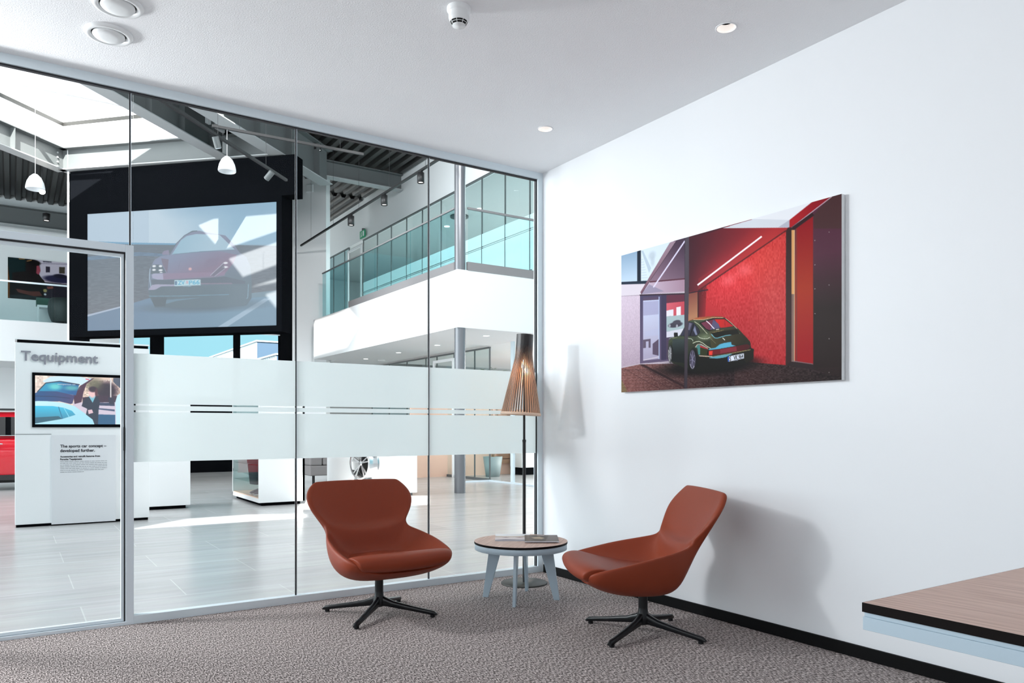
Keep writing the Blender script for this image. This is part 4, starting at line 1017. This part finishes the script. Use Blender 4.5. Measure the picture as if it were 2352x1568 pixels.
for dx, dy in ((-.03, .02), (.05, -.02), (.02, .05)): MB().cyl((5.49+dx*.6, 9.53+dy*.6, .38), (5.49+dx*2, 9.53+dy*2, 1.9), .022, .014, n=10).build('trunk', M['bark'], pp)
fo = MB(); rr = random.Random(7)
for k in range(220):
    a = rr.uniform(0, 2*PI); el = rr.uniform(-.6, 1.4); R_ = rr.uniform(.1, .42); c = Vector((5.49+R_*math.cos(a)*math.cos(el), 9.53+R_*math.sin(a)*math.cos(el), 2.0+R_*math.sin(el)))
    dd = Vector((math.cos(a), math.sin(a), rr.uniform(-.4, .4))).normalized(); sd_ = dd.cross(Vector((0, 0, 1))).normalized()*.025
    fo.add([c, c+dd*.07+sd_, c+dd*.16, c+dd*.07-sd_], [(0, 1, 2, 3)])
fo.build('foliage', M['leafg'], pp)
# dark exhibit left of the column, under the balcony
ds = empty('display_monitor', (4.2, 12.3, 0), 'dark display monitor on the ground floor seen under the frosted band left of the column', 'screen')
B(3.25, 4.4, 12.25, 12.33, .28, 1.25).build('panel', M['black'], ds); B(3.3, 4.35, 12.235, 12.249, .33, 1.2).build('display', emis('dim_display', (.02, .06, .09), .5), ds)
B(3.6, 3.7, 12.25, 12.35, 0, .28).build('leg', M['alub'], ds); B(4.0, 4.1, 12.25, 12.35, 0, .28).build('leg', M['alub'], ds)

# ---- accessory display board
T = empty('display_board', (-2.66, 5.25, 0), 'tall white display board with grey lettering and a built-in screen, seen through the glass door', 'display stand')
B(-3.32, -1.998, 5.12, 5.45, .03, 2.005).build('body', M['white'], T, bevel=.003)
B(-3.30, -2.01, 5.125, 5.44, 2.005, 2.038).build('top_strip', M['black'], T); B(-3.32, -1.998, 5.12, 5.45, 2.038, 2.055).build('top_cap', M['white'], T)
B(-3.31, -2.01, 5.135, 5.43, 0, .03).build('plinth', M['black'], T)
B(-3.32, -2.983, 5.117, 5.1205, 1.008, 1.013).build('joint', M['steel'], T)
B(-2.983, -2.353, 5.10, 5.119, .015, .998).build('info_panel', mat('info_panel', (.70, .715, .74), .4), T)
bz = B(-3.164, -2.145, 5.105, 5.119, 1.086, 1.685).build('screen', M['black'], T)
X, Zz = (1, 0, 0), (0, 0, 1)
text('Tequipment', 'lettering', .150, (-3.266, 5.108, 1.812), X, Zz, M['lgtext'], T, bold=.0025, depth=.006, width=.736)
text('The sports car concept \u2013', 'heading', .045, (-2.901, 5.0985, .862), X, Zz, M['dktext'], T, bold=.001, width=.454)
text('developed further.', 'heading', .045, (-2.901, 5.0985, .812), X, Zz, M['dktext'], T, bold=.001, width=.338)
text('Accessories and retrofit features from', 'subheading', .028, (-2.901, 5.0985, .752), X, Zz, M['dktext'], T, bold=.0007, width=.39)
text('Porsche Tequipment.', 'subheading', .028, (-2.901, 5.0985, .722), X, Zz, M['dktext'], T, bold=.0007, width=.213)
rr = random.Random(5)
m = MB()
for k in range(7):
    z = .703-k*.0195; x = -2.901; end = -2.44 if k < 5 else (-2.475 if k == 5 else -2.67)
    while x < end:
        w_ = rr.uniform(.012, .05); m.box(x, min(x+w_, end), 5.0978, 5.0995, z, z+.0055); x += w_+.006
m.build('body_print', M['mdtext'], T)
cv = Canvas(300, 166, [(80.7, 861.7), (306.2, 868.8), (306.2, 974.3), (80.7, 973.9)], (236, 214, 200))
cv.crop(0, 770, 6.534)
cv.noise([(520, 590), (2010, 640), (2010, 1000), (520, 900)], 30, (6, 6))
cv.poly([(1260, 760), (1400, 620), (2010, 640), (2010, 1010), (1240, 1010)], (226, 200, 184)); cv.noise([(1260, 700), (2010, 640), (2010, 960), (1260, 960)], 45, (4, 4))
cv.ell((1590, 830), 170, 130, (44, 22, 40), soft=.3); cv.ell((1420, 740), 120, 90, (92, 90, 66), al=.8, soft=.5); cv.poly([(1240, 930), (1500, 900), (2010, 920), (2010, 1010), (1240, 1010)], (56, 26, 50))
cv.poly([(1700, 640), (2010, 640), (2010, 800), (1830, 820), (1700, 700)], (60, 70, 92), al=.9)
cv.poly([(1100, 1005), (2010, 1005), (2010, 1340), (1100, 1340)], (212, 198, 214)); cv.poly([(1480, 1010), (1720, 1010), (1720, 1060), (1480, 1050)], (50, 60, 90)); cv.poly([(1480, 1090), (1720, 1110), (1720, 1140), (1480, 1110)], (70, 84, 116)); cv.poly([(1380, 1180), (1730, 1190), (1730, 1340), (1380, 1340)], (30, 88, 128))
cv.line([(1662, 630), (1662, 930)], 17, (232, 226, 226)); cv.poly([(1620, 930), (1700, 930), (1720, 1040), (1640, 1030)], (40, 36, 60))
cv.poly([(640, 690), (760, 620), (1100, 600), (1290, 640), (1380, 650), (1300, 720), (1270, 790), (1200, 740), (900, 690), (700, 715)], (206, 232, 246)); cv.line([(1285, 655), (1340, 668)], 16, (230, 80, 110))
cv.poly([(1380, 650), (1420, 640), (1300, 730), (1255, 850), (1225, 1000), (1120, 1030), (1100, 900), (1200, 760)], (70, 24, 56))
cv.poly([(565, 850), (700, 715), (900, 690), (1190, 740), (1140, 900), (850, 850)], (34, 150, 190), (24, 90, 150), ((700, 740), (1050, 880))); cv.ell((830, 770), 90, 45, (120, 224, 216), al=.8, soft=.5); cv.ell((1080, 790), 100, 35, (110, 200, 190), al=.7, soft=.5); cv.line([(560, 850), (690, 715), (900, 690), (1195, 740)], 14, (24, 30, 56))
cv.poly([(520, 870), (600, 835), (850, 840), (1120, 900), (1090, 1020), (1060, 1030), (900, 990), (520, 990)], (26, 76, 130), (66, 60, 110), ((600, 900), (1080, 920))); cv.line([(520, 910), (800, 915), (1060, 945)], 8, (16, 40, 80))
cv.poly([(520, 985), (700, 985), (950, 1010), (1120, 1060), (1290, 1180), (1395, 1260), (1440, 1345), (520, 1345)], (196, 238, 248), (168, 224, 240), ((700, 1000), (900, 1320)))
cv.poly([(520, 1055), (800, 1060), (960, 1085), (1080, 1130), (1135, 1190), (940, 1250), (700, 1290), (520, 1320)], (56, 190, 226), (60, 130, 160), ((700, 1080), (700, 1290))); cv.poly([(520, 1230), (880, 1210), (940, 1250), (700, 1290), (520, 1322)], (40, 92, 112)); cv.line([(880, 1070), (940, 1250)], 12, (30, 110, 150)); cv.line([(960, 1085), (1040, 1225)], 12, (130, 214, 236))
cv.poly([(1330, 920), (1460, 905), (1500, 1000), (1480, 1120), (1470, 1345), (1420, 1340), (1390, 1260), (1290, 1185), (1310, 1100), (1225, 1060), (1250, 980)], (26, 36, 58)); cv.poly([(1330, 910), (1440, 900), (1390, 1010)], (120, 190, 210))
cv.ell((1385, 860), 55, 75, (240, 196, 196), soft=.2); cv.ell((1395, 810), 62, 42, (48, 22, 40), soft=.25); cv.ell((1445, 860), 20, 60, (90, 40, 52), soft=.3); cv.poly([(1320, 1120), (1380, 1110), (1400, 1160), (1330, 1180)], (226, 190, 200))
cv.poly([(1740, 1345), (1730, 1000), (1760, 900), (1830, 860), (2010, 850), (2010, 1345)], (196, 232, 246)); cv.ell((1822, 950), 16, 28, (30, 40, 60)); cv.ell((1820, 1075), 14, 14, (30, 40, 60))
cv.build('display', (-3.136, 5.104, 1.653), X, (0, 0, -1), .966, .533, attr_mat('screen_picture', .2, emit=1.0), bz)
text('companion on', 'caption', .026, (-2.925, 5.1025, 1.556), X, Zz, M['white'], T, width=.17)

# ---- display cabinets
def cab(x0, x1, y0, y1, label, glassside=False, h=1.62):
    e = empty('display_cabinet', ((x0+x1)/2, (y0+y1)/2, 0), label, 'cabinet')
    B(x0+.05, x1-.05, y0+.05, y1-.05, 0, .045).build('plinth', M['black'], e)
    if not glassside:
        B(x0, x1, y0, y1, .045, h).build('body', M['white'], e, bevel=.003); return e
    MB().box(x0, x1, y0, y0+.03, .045, h).box(x1-.03, x1, y0, y1, .045, h).box(x0, x1, y1-.03, y1, .045, h).box(x0, x1, y0, y1, h-.03, h).box(x0, x1, y0+.03, y1, .045, .10).build('body', M['white'], e)
    B(x0+.012, x1-.03, y0+.03, y1-.03, .10, .112).build('inner_floor', M['wood'], e)
    for z in (.30, .55, .85, 1.15, 1.4): B(x0+.02, x1-.03, y0+.03, y1-.03, z, z+.008).build('shelf', M['oglass'], e)
    B(x0+.0, x0+.006, y0+.03, y1-.03, .112, h-.03).build('glass_door', M['oglass'], e)
    B(x0-.006, x0, y1-.08, y1-.05, .42, .46).build('handle', M['steel'], e)
    return e
cab(-1.95, -1.344, 6.22, 6.75, 'white cabinet block on a black plinth, right behind the display board')
c2_ = cab(-.513, .125, 5.945, 7.45, 'white display cabinet with a glass side and clothes inside, in the middle of the showroom', True)
# garment hanging inside the cabinet
gm = empty('hanging_garment', (-.39, 6.6, .118), 'dark garments hanging inside the glass-sided cabinet', 'clothing')
def blob(cx, cy, zs, name, m, par):
    rows = []
    for z, rx, ry in zs:
        rows.append([(cx+rx*math.cos(2*PI*i/18)*(1+.12*math.sin(5*2*PI*i/18)), cy+ry*math.sin(2*PI*i/18)*(1+.1*math.cos(4*2*PI*i/18)), z) for i in range(18)])
    g = MB().grid(rows, closeu=True); g.add(rows[0], [tuple(range(17, -1, -1))]); g.add(rows[-1], [tuple(range(18))]); g.build(name, m, par, subsurf=1)
gdm = mat('dark_garment', (.018, .022, .028), .7)
blob(-.40, 6.62, [(.26, .05, .16), (.40, .06, .22), (.54, .07, .28)], 'coat_hem', gdm, gm)
blob(-.39, 6.60, [(.561, .09, .30), (.70, .10, .34), (.845, .11, .36)], 'coat_body', gdm, gm)
blob(-.39, 6.60, [(.862, .11, .34), (1.0, .1, .34), (1.14, .07, .2)], 'coat_top', gdm, gm)
sh_ = mat('shoe_grey', (.16, .165, .19), .5)
for k, (yy, zz) in enumerate(((6.62, .118), (6.40, .118))):
    s0 = empty('shoe', (-.33, yy, zz), 'grey shoe on the cabinet floor, the '+('farther' if k == 0 else 'nearer')+' one from the front', 'shoe', 'shoes in the display cabinet')
    rows = []
    for (x, w, h0) in ((-.13, .03, .03), (-.09, .045, .05), (-.02, .048, .07), (.05, .043, .11), (.11, .042, .13), (.13, .03, .12)):
        rows.append([(-.33+x, yy+w*math.cos(t), zz+.002+h0/2+h0/2*math.sin(t)) for t in [2*PI*i/12 for i in range(12)]])
    g = MB().grid(rows, closeu=True); g.add(rows[0], [tuple(range(11, -1, -1))]); g.add(rows[-1], [tuple(range(12))]); g.build('upper', sh_, s0, subsurf=1)
    B(-.46, -.20, yy-.04, yy+.04, zz, zz+.012).build('sole', M['white'], s0)

# ---- wheel plinth and wheel
wp_ = empty('wheel_plinth', (1.5, 6.9, 0), 'large white plinth carrying an alloy wheel, behind the left chair', 'plinth')
MB().box(.97, 2.06, 6.29, 7.4, .045, .80).box(.985, 1.25, 5.98, 6.29, .045, .29).build('body', M['white'], wp_, bevel=.004)
MB().box(1.02, 2.0, 6.34, 7.35, 0, .045).box(1.02, 1.2, 6.04, 6.34, 0, .045).build('foot', M['steel'], wp_)
wh = empty('alloy_wheel', (1.08, 6.13, .29), 'polished multi-spoke alloy wheel standing against the white plinth', 'wheel')
wc = Vector((1.10, 6.125, .545)); ax = Vector((-.97, -.24, 0)).normalized()
e1 = Vector((0, 0, 1)); e2 = ax.cross(e1).normalized()
def ringm(prof, n=48):
    rows = [[tuple(wc+ax*h+(e1*math.cos(2*PI*i/n)+e2*math.sin(2*PI*i/n))*r) for i in range(n)] for r, h in prof]
    return MB().grid(rows, closeu=True)
ringm([(.222, .10), (.240, .10), (.245, .09), (.238, .07), (.225, -.06), (.245, -.09), (.23, -.09), (.212, -.06), (.215, .07), (.222, .10)]).build('rim', M['chrome'], wh)
ringm([(.001, .085), (.03, .085), (.036, .07), (.036, .02), (.001, .02)], 24).build('hub', M['chrome'], wh)
for k in range(5):
    for dlt in (-.16, .16):
        a = 2*PI*k/5+dlt; a2 = 2*PI*k/5+dlt*.35
        p = wc+ax*.065+(e1*math.cos(a2)+e2*math.sin(a2))*.03; q = wc+ax*.085+(e1*math.cos(a)+e2*math.sin(a))*.218
        MB().bar(p, q, .016, .02).build('spoke', M['chrome'], wh)
ringm([(.212, -.02), (.05, -.03), (.001, -.03)], 32).build('barrel', M['dark'], wh)

# ---- sofa
so = empty('sofa', (1.95, 9.75, 0), 'grey upholstered sofa on thin dark legs behind the white plinths', 'sofa')
B(1.32, 3.3, 9.3, 10.2, .17, .36).build('base', M['sofa'], so, bevel=.02); B(1.32, 1.56, 9.3, 10.2, .36, .66).build('armrest', M['sofa'], so, bevel=.03)
B(1.57, 3.29, 9.95, 10.2, .36, .80).build('backrest', M['sofa'], so, bevel=.04)
for a, b in ((1.57, 2.42), (2.43, 3.29)): B(a, b, 9.3, 9.94, .365, .50).build('seat_cushion', M['sofa'], so, bevel=.03)
for x in (1.42, 2.0, 2.6, 3.2):
    for y in (9.4, 10.1): B(x-.02, x+.02, y-.02, y+.02, 0, .17).build('leg', M['blackm'], so)

# ---- red car (side panel seen at the left edge)
car = empty('red_car', (-3.8, 11.9, 0), 'glossy red car half hidden behind the display board at the left edge', 'car')
# lower body + cabin built as side-lofted shell
low = [(-6.15, .20), (-6.2, .50), (-6.05, .78), (-5.5, .90), (-4.9, .93), (-3.9, .94), (-2.7, .94), (-1.9, .95), (-1.5, .90), (-1.4, .58), (-1.5, .22)]
rows = []
for y, w in ((10.98, .0), (10.94, .35), (10.92, .6), (10.96, .85), (11.06, 1.0), (11.9, 1.02), (12.74, 1.0), (12.84, .85), (12.88, .6), (12.86, .35), (12.82, 0)):
    rows.append([(x, y, .18+(z-.18)*w) for x, z in low])
g = MB().grid(rows); g.build('body', M['red'], car, subsurf=1)
gh = [(-5.2, .90), (-4.6, 1.27), (-4.0, 1.36), (-3.0, 1.375), (-2.2, 1.33), (-1.75, 1.20), (-1.5, .92)]
rows = []
for y, k in ((11.08, 0), (11.12, .5), (11.22, .93), (11.35, 1.0), (11.9, 1.015), (12.45, 1.0), (12.58, .93), (12.68, .5), (12.72, 0)):
    rows.append([(x, y, .90+(z-.90)*k) for x, z in gh])
MB().grid(rows).build('roof', M['red'], car, subsurf=1)
for a, b in ((-4.62, -3.44), (-3.36, -2.45), (-2.37, -1.85)):
    sl_ = .12 if a < -4 else 0
    MB().hexa([(a, 11.03, .945), (b, 11.03, .945), (b, 11.06, .945), (a, 11.06, .945)], [(a+sl_, 11.12, 1.262), (b, 11.12, 1.262), (b, 11.16, 1.262), (a+sl_, 11.16, 1.262)]).build('side_window', M['blackm'], car)
MB().hexa([(-3.44, 11.035, .945), (-3.36, 11.035, .945), (-3.36, 11.06, .945), (-3.44, 11.06, .945)], [(-3.44, 11.125, 1.262), (-3.36, 11.125, 1.262), (-3.36, 11.16, 1.262), (-3.44, 11.16, 1.262)]).build('door_pillar', M['black'], car)
B(-4.62, -1.85, 11.015, 11.03, .935, .947).build('window_trim', M['chrome'], car)
B(-4.3, -2.0, 11.2, 11.26, 1.375, 1.41).build('roof_rail', M['blackm'], car); B(-5.3, -2.3, 10.93, 11.0, .18, .27).build('sill', M['blackm'], car)
MB().cyl((-3.62, 10.905, .80), (-3.48, 10.905, .80), .012, n=12).build('door_handle', M['chrome'], car)
for x in (-5.35, -2.2):
    wl = MB().cyl((x, 10.95, .33), (x, 11.2, .33), .33, n=40).build('tyre', M['blackm'], car)
    MB().cyl((x, 10.94, .33), (x, 10.96, .33), .235, n=32).build('rim', M['chrome'], wl)
B(-5.9, -1.8, 11.2, 12.7, .12, .30).build('underbody', M['blackm'], car)
for x in (-5.35, -2.2):
    wl = MB().cyl((x, 12.6, .33), (x, 12.85, .33), .33, n=40).build('tyre', M['blackm'], car)

# ---- left gallery: poster, furniture
po = empty('poster', (-2.6, 19.98, 4.57), 'dark poster of a seated man beside a car, on the left gallery wall', 'poster')
B(-3.438, -1.2, 19.955, 19.998, 4.575, 5.675).build('panel', M['blackm'], po)
# re-anchored so that the visible part ends at the dark video wall
cv = Canvas(220, 108, [(18, 591), (230.6, 615.7), (230.6, 703.2), (18, 684.5)], (22, 20, 20))
cv.crop(0, 540, 7.13)
cv.poly([(125, 365), (420, 392), (420, 700), (125, 760)], (14, 34, 36)); cv.poly([(125, 420), (160, 760), (160, 1030), (125, 1030)], (110, 66, 34))
cv.poly([(550, 400), (1700, 520), (1700, 900), (1130, 830), (720, 780), (640, 660)], (196, 186, 200)); cv.poly([(700, 440), (840, 450), (840, 470), (700, 460)], (80, 78, 90)); cv.poly([(745, 530), (815, 535), (812, 628), (745, 625)], (50, 44, 58)); cv.poly([(960, 540), (1055, 545), (1050, 650), (960, 645)], (66, 58, 50)); cv.line([(640, 480), (1130, 500)], 10, (130, 122, 140)); cv.line([(700, 760), (1700, 900)], 24, (170, 150, 160))
cv.ell((960, 740), 250, 60, (40, 38, 66), soft=.2); cv.ell((980, 690), 110, 34, (30, 28, 44), soft=.2); cv.poly([(720, 790), (1700, 930), (1700, 1090), (720, 1040)], (44, 38, 48))
cv.ell((540, 560), 110, 140, (24, 17, 19), soft=.15); cv.ell((560, 470), 100, 46, (12, 9, 10), soft=.2); cv.poly([(600, 515), (640, 520), (662, 600), (630, 660), (590, 650)], (150, 66, 80)); cv.poly([(200, 620), (420, 600), (600, 640), (720, 760), (760, 880), (640, 1000), (420, 1030), (200, 1010)], (24, 21, 22))
cv.poly([(260, 880), (480, 930), (640, 930), (690, 1000), (560, 1010), (300, 940)], (92, 52, 46)); cv.poly([(760, 860), (860, 850), (870, 885), (780, 895)], (130, 70, 62)); cv.ell((735, 920), 30, 26, (170, 150, 96), soft=.3); cv.line([(310, 400), (410, 405)], 9, (190, 140, 80)); cv.line([(440, 440), (520, 425)], 9, (190, 140, 80)); cv.ell((735, 980), 20, 16, (220, 220, 225), soft=.3)
cv.build('print', (-3.438, 19.953, 5.675), X, (0, 0, -1), 2.238, 1.10, M['print'], po)
sb = empty('sideboard', (-1.7, 19.5, 3.69), 'dark green and white sideboard on the left gallery below the poster', 'sideboard')
MB().box(-2.80, -1.0, 19.3, 19.7, 4.36, 4.55).build('green_top', M['green'], sb); MB().box(-2.78, -1.0, 19.3, 19.7, 4.30, 4.36).box(-2.78, -2.74, 19.3, 19.7, 3.69, 4.30).build('white_frame', M['white'], sb)
ac = empty('gallery_chair', (-2.22, 18.7, 3.69), 'dark tub chair on the left gallery, below the poster', 'chair')
rows = []
for z, r_ in ((3.86, .26), (4.0, .32), (4.2, .36), (4.44, .33), (4.48, .26)): rows.append([(-2.22+r_*math.cos(t), 18.7+r_*math.sin(t), z) for t in [2*PI*i/24 for i in range(24)]])
g = MB().grid(rows, closeu=True); g.add(rows[0], [tuple(range(23, -1, -1))]); g.add(rows[-1], [tuple(range(24))]); g.build('tub', mat('dark_chair', (.03, .035, .035), .6), ac, subsurf=1)
MB().cyl((-2.22, 18.7, 3.69), (-2.22, 18.7, 3.88), .03).lathe([(0, 3.69), (.2, 3.69), (.2, 3.70), (0, 3.71)], (-2.22, 18.7, 0)).build('pedestal', M['blackm'], ac)

# ---- pendants, tracks and spotlights
def pendant(x, y, z, ztop, label):
    e = empty('pendant_lamp', (x, y, z-.17), label, 'pendant lamp', 'white pendant lamps over the showroom')
    MB().lathe([(.008, z+.06), (.03, z+.055), (.075, z+.01), (.108, z-.06), (.122, z-.125), (.124, z-.155), (.118, z-.165), (.116, z-.155), (.1, z-.07), (.03, z+.04), (.001, z+.045)], (x, y, 0), n=40).build('shade', M['pend'], e)
    MB().cyl((x, y, z+.05), (x, y, ztop), .0035, n=8).build('cord', M['pend'], e)
pendant(-3.065, 8.27, 4.68, 7.0, 'white bell-shaped pendant lamp at the left, hanging in front of the skylight beam')
pendant(-.748, 6.76, 4.94, 5.381, 'white bell-shaped pendant lamp hanging from the track above the video wall')
gbx = B(-3.9, -2.2, 8.25, 8.29, 7.0, 7.04); tag(gbx.build('suspension_bar', M['alub']), 'thin pale suspension bar in the skylight above the left pendant lamp', 'bar')
def track(p, q, label, wires=3, zc=ZR):
    e = empty('light_track', ((p[0]+q[0])/2, (p[1]+q[1])/2, p[2]), label, 'light track', 'suspended lighting tracks')
    MB().bar(p, q, .036, .036).build('rail', M['blackm'], e)
    m = MB()
    for k in range(wires):
        t_ = (k+.5)/wires; c = [lerp(p[i], q[i], t_) for i in range(3)]; m.cyl((c[0], c[1], c[2]+.018), (c[0], c[1], zc), .0025, n=6)
    m.build('suspension_wires', M['blackm'], e)
    return e
track((-.95, 6.772, 5.4), (1.3, 6.66, 5.4), 'black lighting track parallel to the partition, carrying the pendant lamp')
track((-2.4, 4.26, 4.81), (.114, 6.769, 4.81), 'black lighting track running diagonally over the showroom with two adjustable spotlights')
track((2.40, 4.5, 5.4), (2.40, 13.2, 5.4), 'long black lighting track in front of the balcony with cylindrical downlights', 6)
def canlight(x, y, z, r_, h, label):
    e = empty('track_spotlight', (x, y, z-h), label, 'spotlight', 'cylindrical spotlights in the showroom')
    MB().lathe([(0, z), (r_, z), (r_, z-h), (r_*.86, z-h), (r_*.8, z-h+.02)], (x, y, 0), n=28).build('housing', M['blackm'], e)
    MB().lathe([(r_*.8, z-h+.02), (0, z-h+.022)], (x, y, 0), n=28).build('lens', M['slight'], e)
    MB().box(x-.02, x+.02, y-.04, y+.04, z, z+.022).build('adapter', M['blackm'], e)
canlight(2.40, 10.0, 5.36, .065, .19, 'black cylindrical spotlight on the balcony track, farthest of the three')
canlight(2.40, 8.35, 5.36, .062, .18, 'black cylindrical spotlight on the balcony track, middle of the three')
canlight(2.40, 6.85, 5.36, .060, .17, 'black cylindrical spotlight on the balcony track, nearest of the three')
canlight(2.11, 10.314+.9, 7.2, .09, .2, 'black ceiling spotlight under the dark ribbed deck, above the short beam')
canlight(-2.66, 16.5, 6.15, .08, .17, 'black ceiling spotlight above the left gallery')
def aimed(x, y, z, d, label):
    e = empty('adjustable_spotlight', (x, y, z-.15), label, 'spotlight', 'adjustable spotlights on the diagonal track')
    d = Vector(d).normalized(); p = Vector((x, y, z-.09))
    MB().cyl(p-d*.07, p+d*.07, .042, n=24).build('housing', M['steel'], e); MB().cyl(p+d*.0701, p+d*.073, .034, n=24).build('lens', M['alub'], e)
    MB().cyl((x, y, z-.018), (x, y, z-.09), .01, n=10).build('bracket', M['blackm'], e)
aimed(-1.16, 5.50, 4.81, (.2, .1, -.6), 'adjustable spotlight on the diagonal track, left of the pendant lamp')
aimed(-.24, 6.42, 4.81, (-.4, .5, -.6), 'adjustable spotlight on the diagonal track, right of the pendant lamp')
e = empty('bright_spotlight', (-2.817, 13.98, 5.9), 'glaring switched-on spotlight below the left pendant lamp', 'spotlight')
fd = (Vector((-3.349, -4.703, 1.091))-Vector((-2.817, 13.98, 6.0))).normalized(); p = Vector((-2.817, 13.98, 6.0))
MB().cyl(p-fd*.12, p, .06, n=24).build('housing', M['blackm'], e); MB().cyl(p, p+fd*.004, .055, n=24).build('lens', emis('glare', (1, .9, .78), 60), e)
MB().cyl((-2.817, 14.04, 6.0), (-2.817, 14.04, 7.35), .008, n=8).build('stem', M['blackm'], e)

# ================================================================== LIGHT
def area(name, loc, target, sx, sy, power, color=(1, 1, 1)):
    l = bpy.data.lights.new(name, 'AREA'); l.shape = 'RECTANGLE'; l.size = sx; l.size_y = sy; l.energy = power; l.color = color
    o = bpy.data.objects.new(name, l); COL.objects.link(o); o.location = loc
    o.rotation_euler = (Vector(target)-Vector(loc)).to_track_quat('-Z', 'Y').to_euler(); return o
s = bpy.data.lights.new('sun', 'SUN'); s.energy = 27; s.angle = .009; s.color = (1, .97, .92)
so_ = bpy.data.objects.new('sun', s); COL.objects.link(so_); so_.rotation_euler = SUN.to_track_quat('-Z', 'Y').to_euler(); so_.location = (-8, -8, 14)
# unseen fill lamp added left of the showroom to brighten it
area('west_fill', (-9.5, 8, 3.6), (0, 8, 1.0), 12, 6, 1250, (.93, .97, 1))
area('overhead_fill', (-4.5, 7.5, 6.9), (3.5, 11, 4.6), 3, 3, 420, (.96, .98, 1))  # fill lamp added under the roof to brighten the upper wall
area('overhead_fill', (0, 1.6, 6.9), (4.5, 8, 3.2), 4, 2, 520, (.97, .98, 1))  # second added fill, for the balcony front; no skylight above it
sp = bpy.data.lights.new('pier_fill', 'SPOT'); sp.energy = 900; sp.spot_size = math.radians(38); sp.spot_blend = .5; sp.shadow_soft_size = .05  # unseen spot added to brighten the pier; hangs on no track
spo = bpy.data.objects.new('pier_fill', sp); COL.objects.link(spo); spo.location = (.6, 4.2, 5.3); spo.rotation_euler = (Vector((2.75, 13.2, 3.0))-Vector((.6, 4.2, 5.3))).to_track_quat('-Z', 'Y').to_euler()
area('entrance_fill', (8.9, 7.5, 1.5), (5, 10, .5), 3, 2.6, 260, (1, .98, .95))  # fill lamp added for the entrance area, in front of a closed wall
area('office_fill', (6.6, 11, 6.1), (6.6, 11, 0), 3, 9, 260, (.97, 1, .99))  # area lamp added to brighten the inside of the upper office
area('office_fill', (7.0, 13, 2.6), (7.0, 13, 0), 3, 5, 110, (1, 1, .98))  # another fill added, inside the ground floor office
area('room_fill', (-3.3, -7.0, 1.7), (-2.0, 0, 1.2), 5.5, 2.4, 8, (.93, .97, 1))  # fill lamp added in place of a window; the back wall is closed
area('room_fill', (-6.5, -3.6, 1.8), (0, -3.2, 1.4), 4.0, 2.2, 66, (.93, .97, 1))  # side fill added the same way before the closed left wall
area('hall_light', (-4.6, .75, 2.5), (-.2, -1.6, .9), .35, .35, 88, (.97, .98, 1))
b = bpy.data.lights.new('lamp_bulb', 'POINT'); b.energy = 1.5; b.color = (1, .74, .5); b.shadow_soft_size = .012
bo_ = bpy.data.objects.new('lamp_bulb', b); COL.objects.link(bo_); bo_.location = (-.3824, -.2886, 1.487)

W = bpy.data.worlds.new('sky'); SC.world = W; W.use_nodes = True
nt = W.node_tree; bg = nt.nodes['Background']
tc = nt.nodes.new('ShaderNodeTexCoord'); sx = nt.nodes.new('ShaderNodeSeparateXYZ'); rp = nt.nodes.new('ShaderNodeValToRGB')
rp.color_ramp.elements[0].position = .22; rp.color_ramp.elements[0].color = (.40, .80, .93, 1)
rp.color_ramp.elements[1].position = .55; rp.color_ramp.elements[1].color = (1, 1, 1, 1)
mr = nt.nodes.new('ShaderNodeMapRange'); mr.inputs['From Min'].default_value = .2; mr.inputs['From Max'].default_value = .5
mr.inputs['To Min'].default_value = 1.0; mr.inputs['To Max'].default_value = 3.2
nt.links.new(tc.outputs['Generated'], sx.inputs[0]); nt.links.new(sx.outputs['Z'], rp.inputs[0]); nt.links.new(sx.outputs['Z'], mr.inputs['Value'])
nt.links.new(rp.outputs[0], bg.inputs['Color']); nt.links.new(mr.outputs[0], bg.inputs['Strength'])

# ================================================================== CAMERA
cam = bpy.data.cameras.new('camera'); co = bpy.data.objects.new('camera', cam); COL.objects.link(co)
co.location = (-3.349, -4.703, 1.091); co.rotation_euler = (PI/2, 0, -math.radians(33.28776))
cam.sensor_width = 36; cam.lens = 36*1750/2352; cam.shift_y = 196/2352; cam.clip_end = 300; cam.clip_start = .05
SC.camera = co
SC.view_settings.view_transform = 'Standard'; SC.view_settings.look = 'None'; SC.view_settings.gamma = 1; SC.view_settings.exposure = 0.05
SC.view_settings.use_curve_mapping = False

SC.cycles.transparent_max_bounces = 32; SC.cycles.max_bounces = 12; SC.cycles.diffuse_bounces = 5
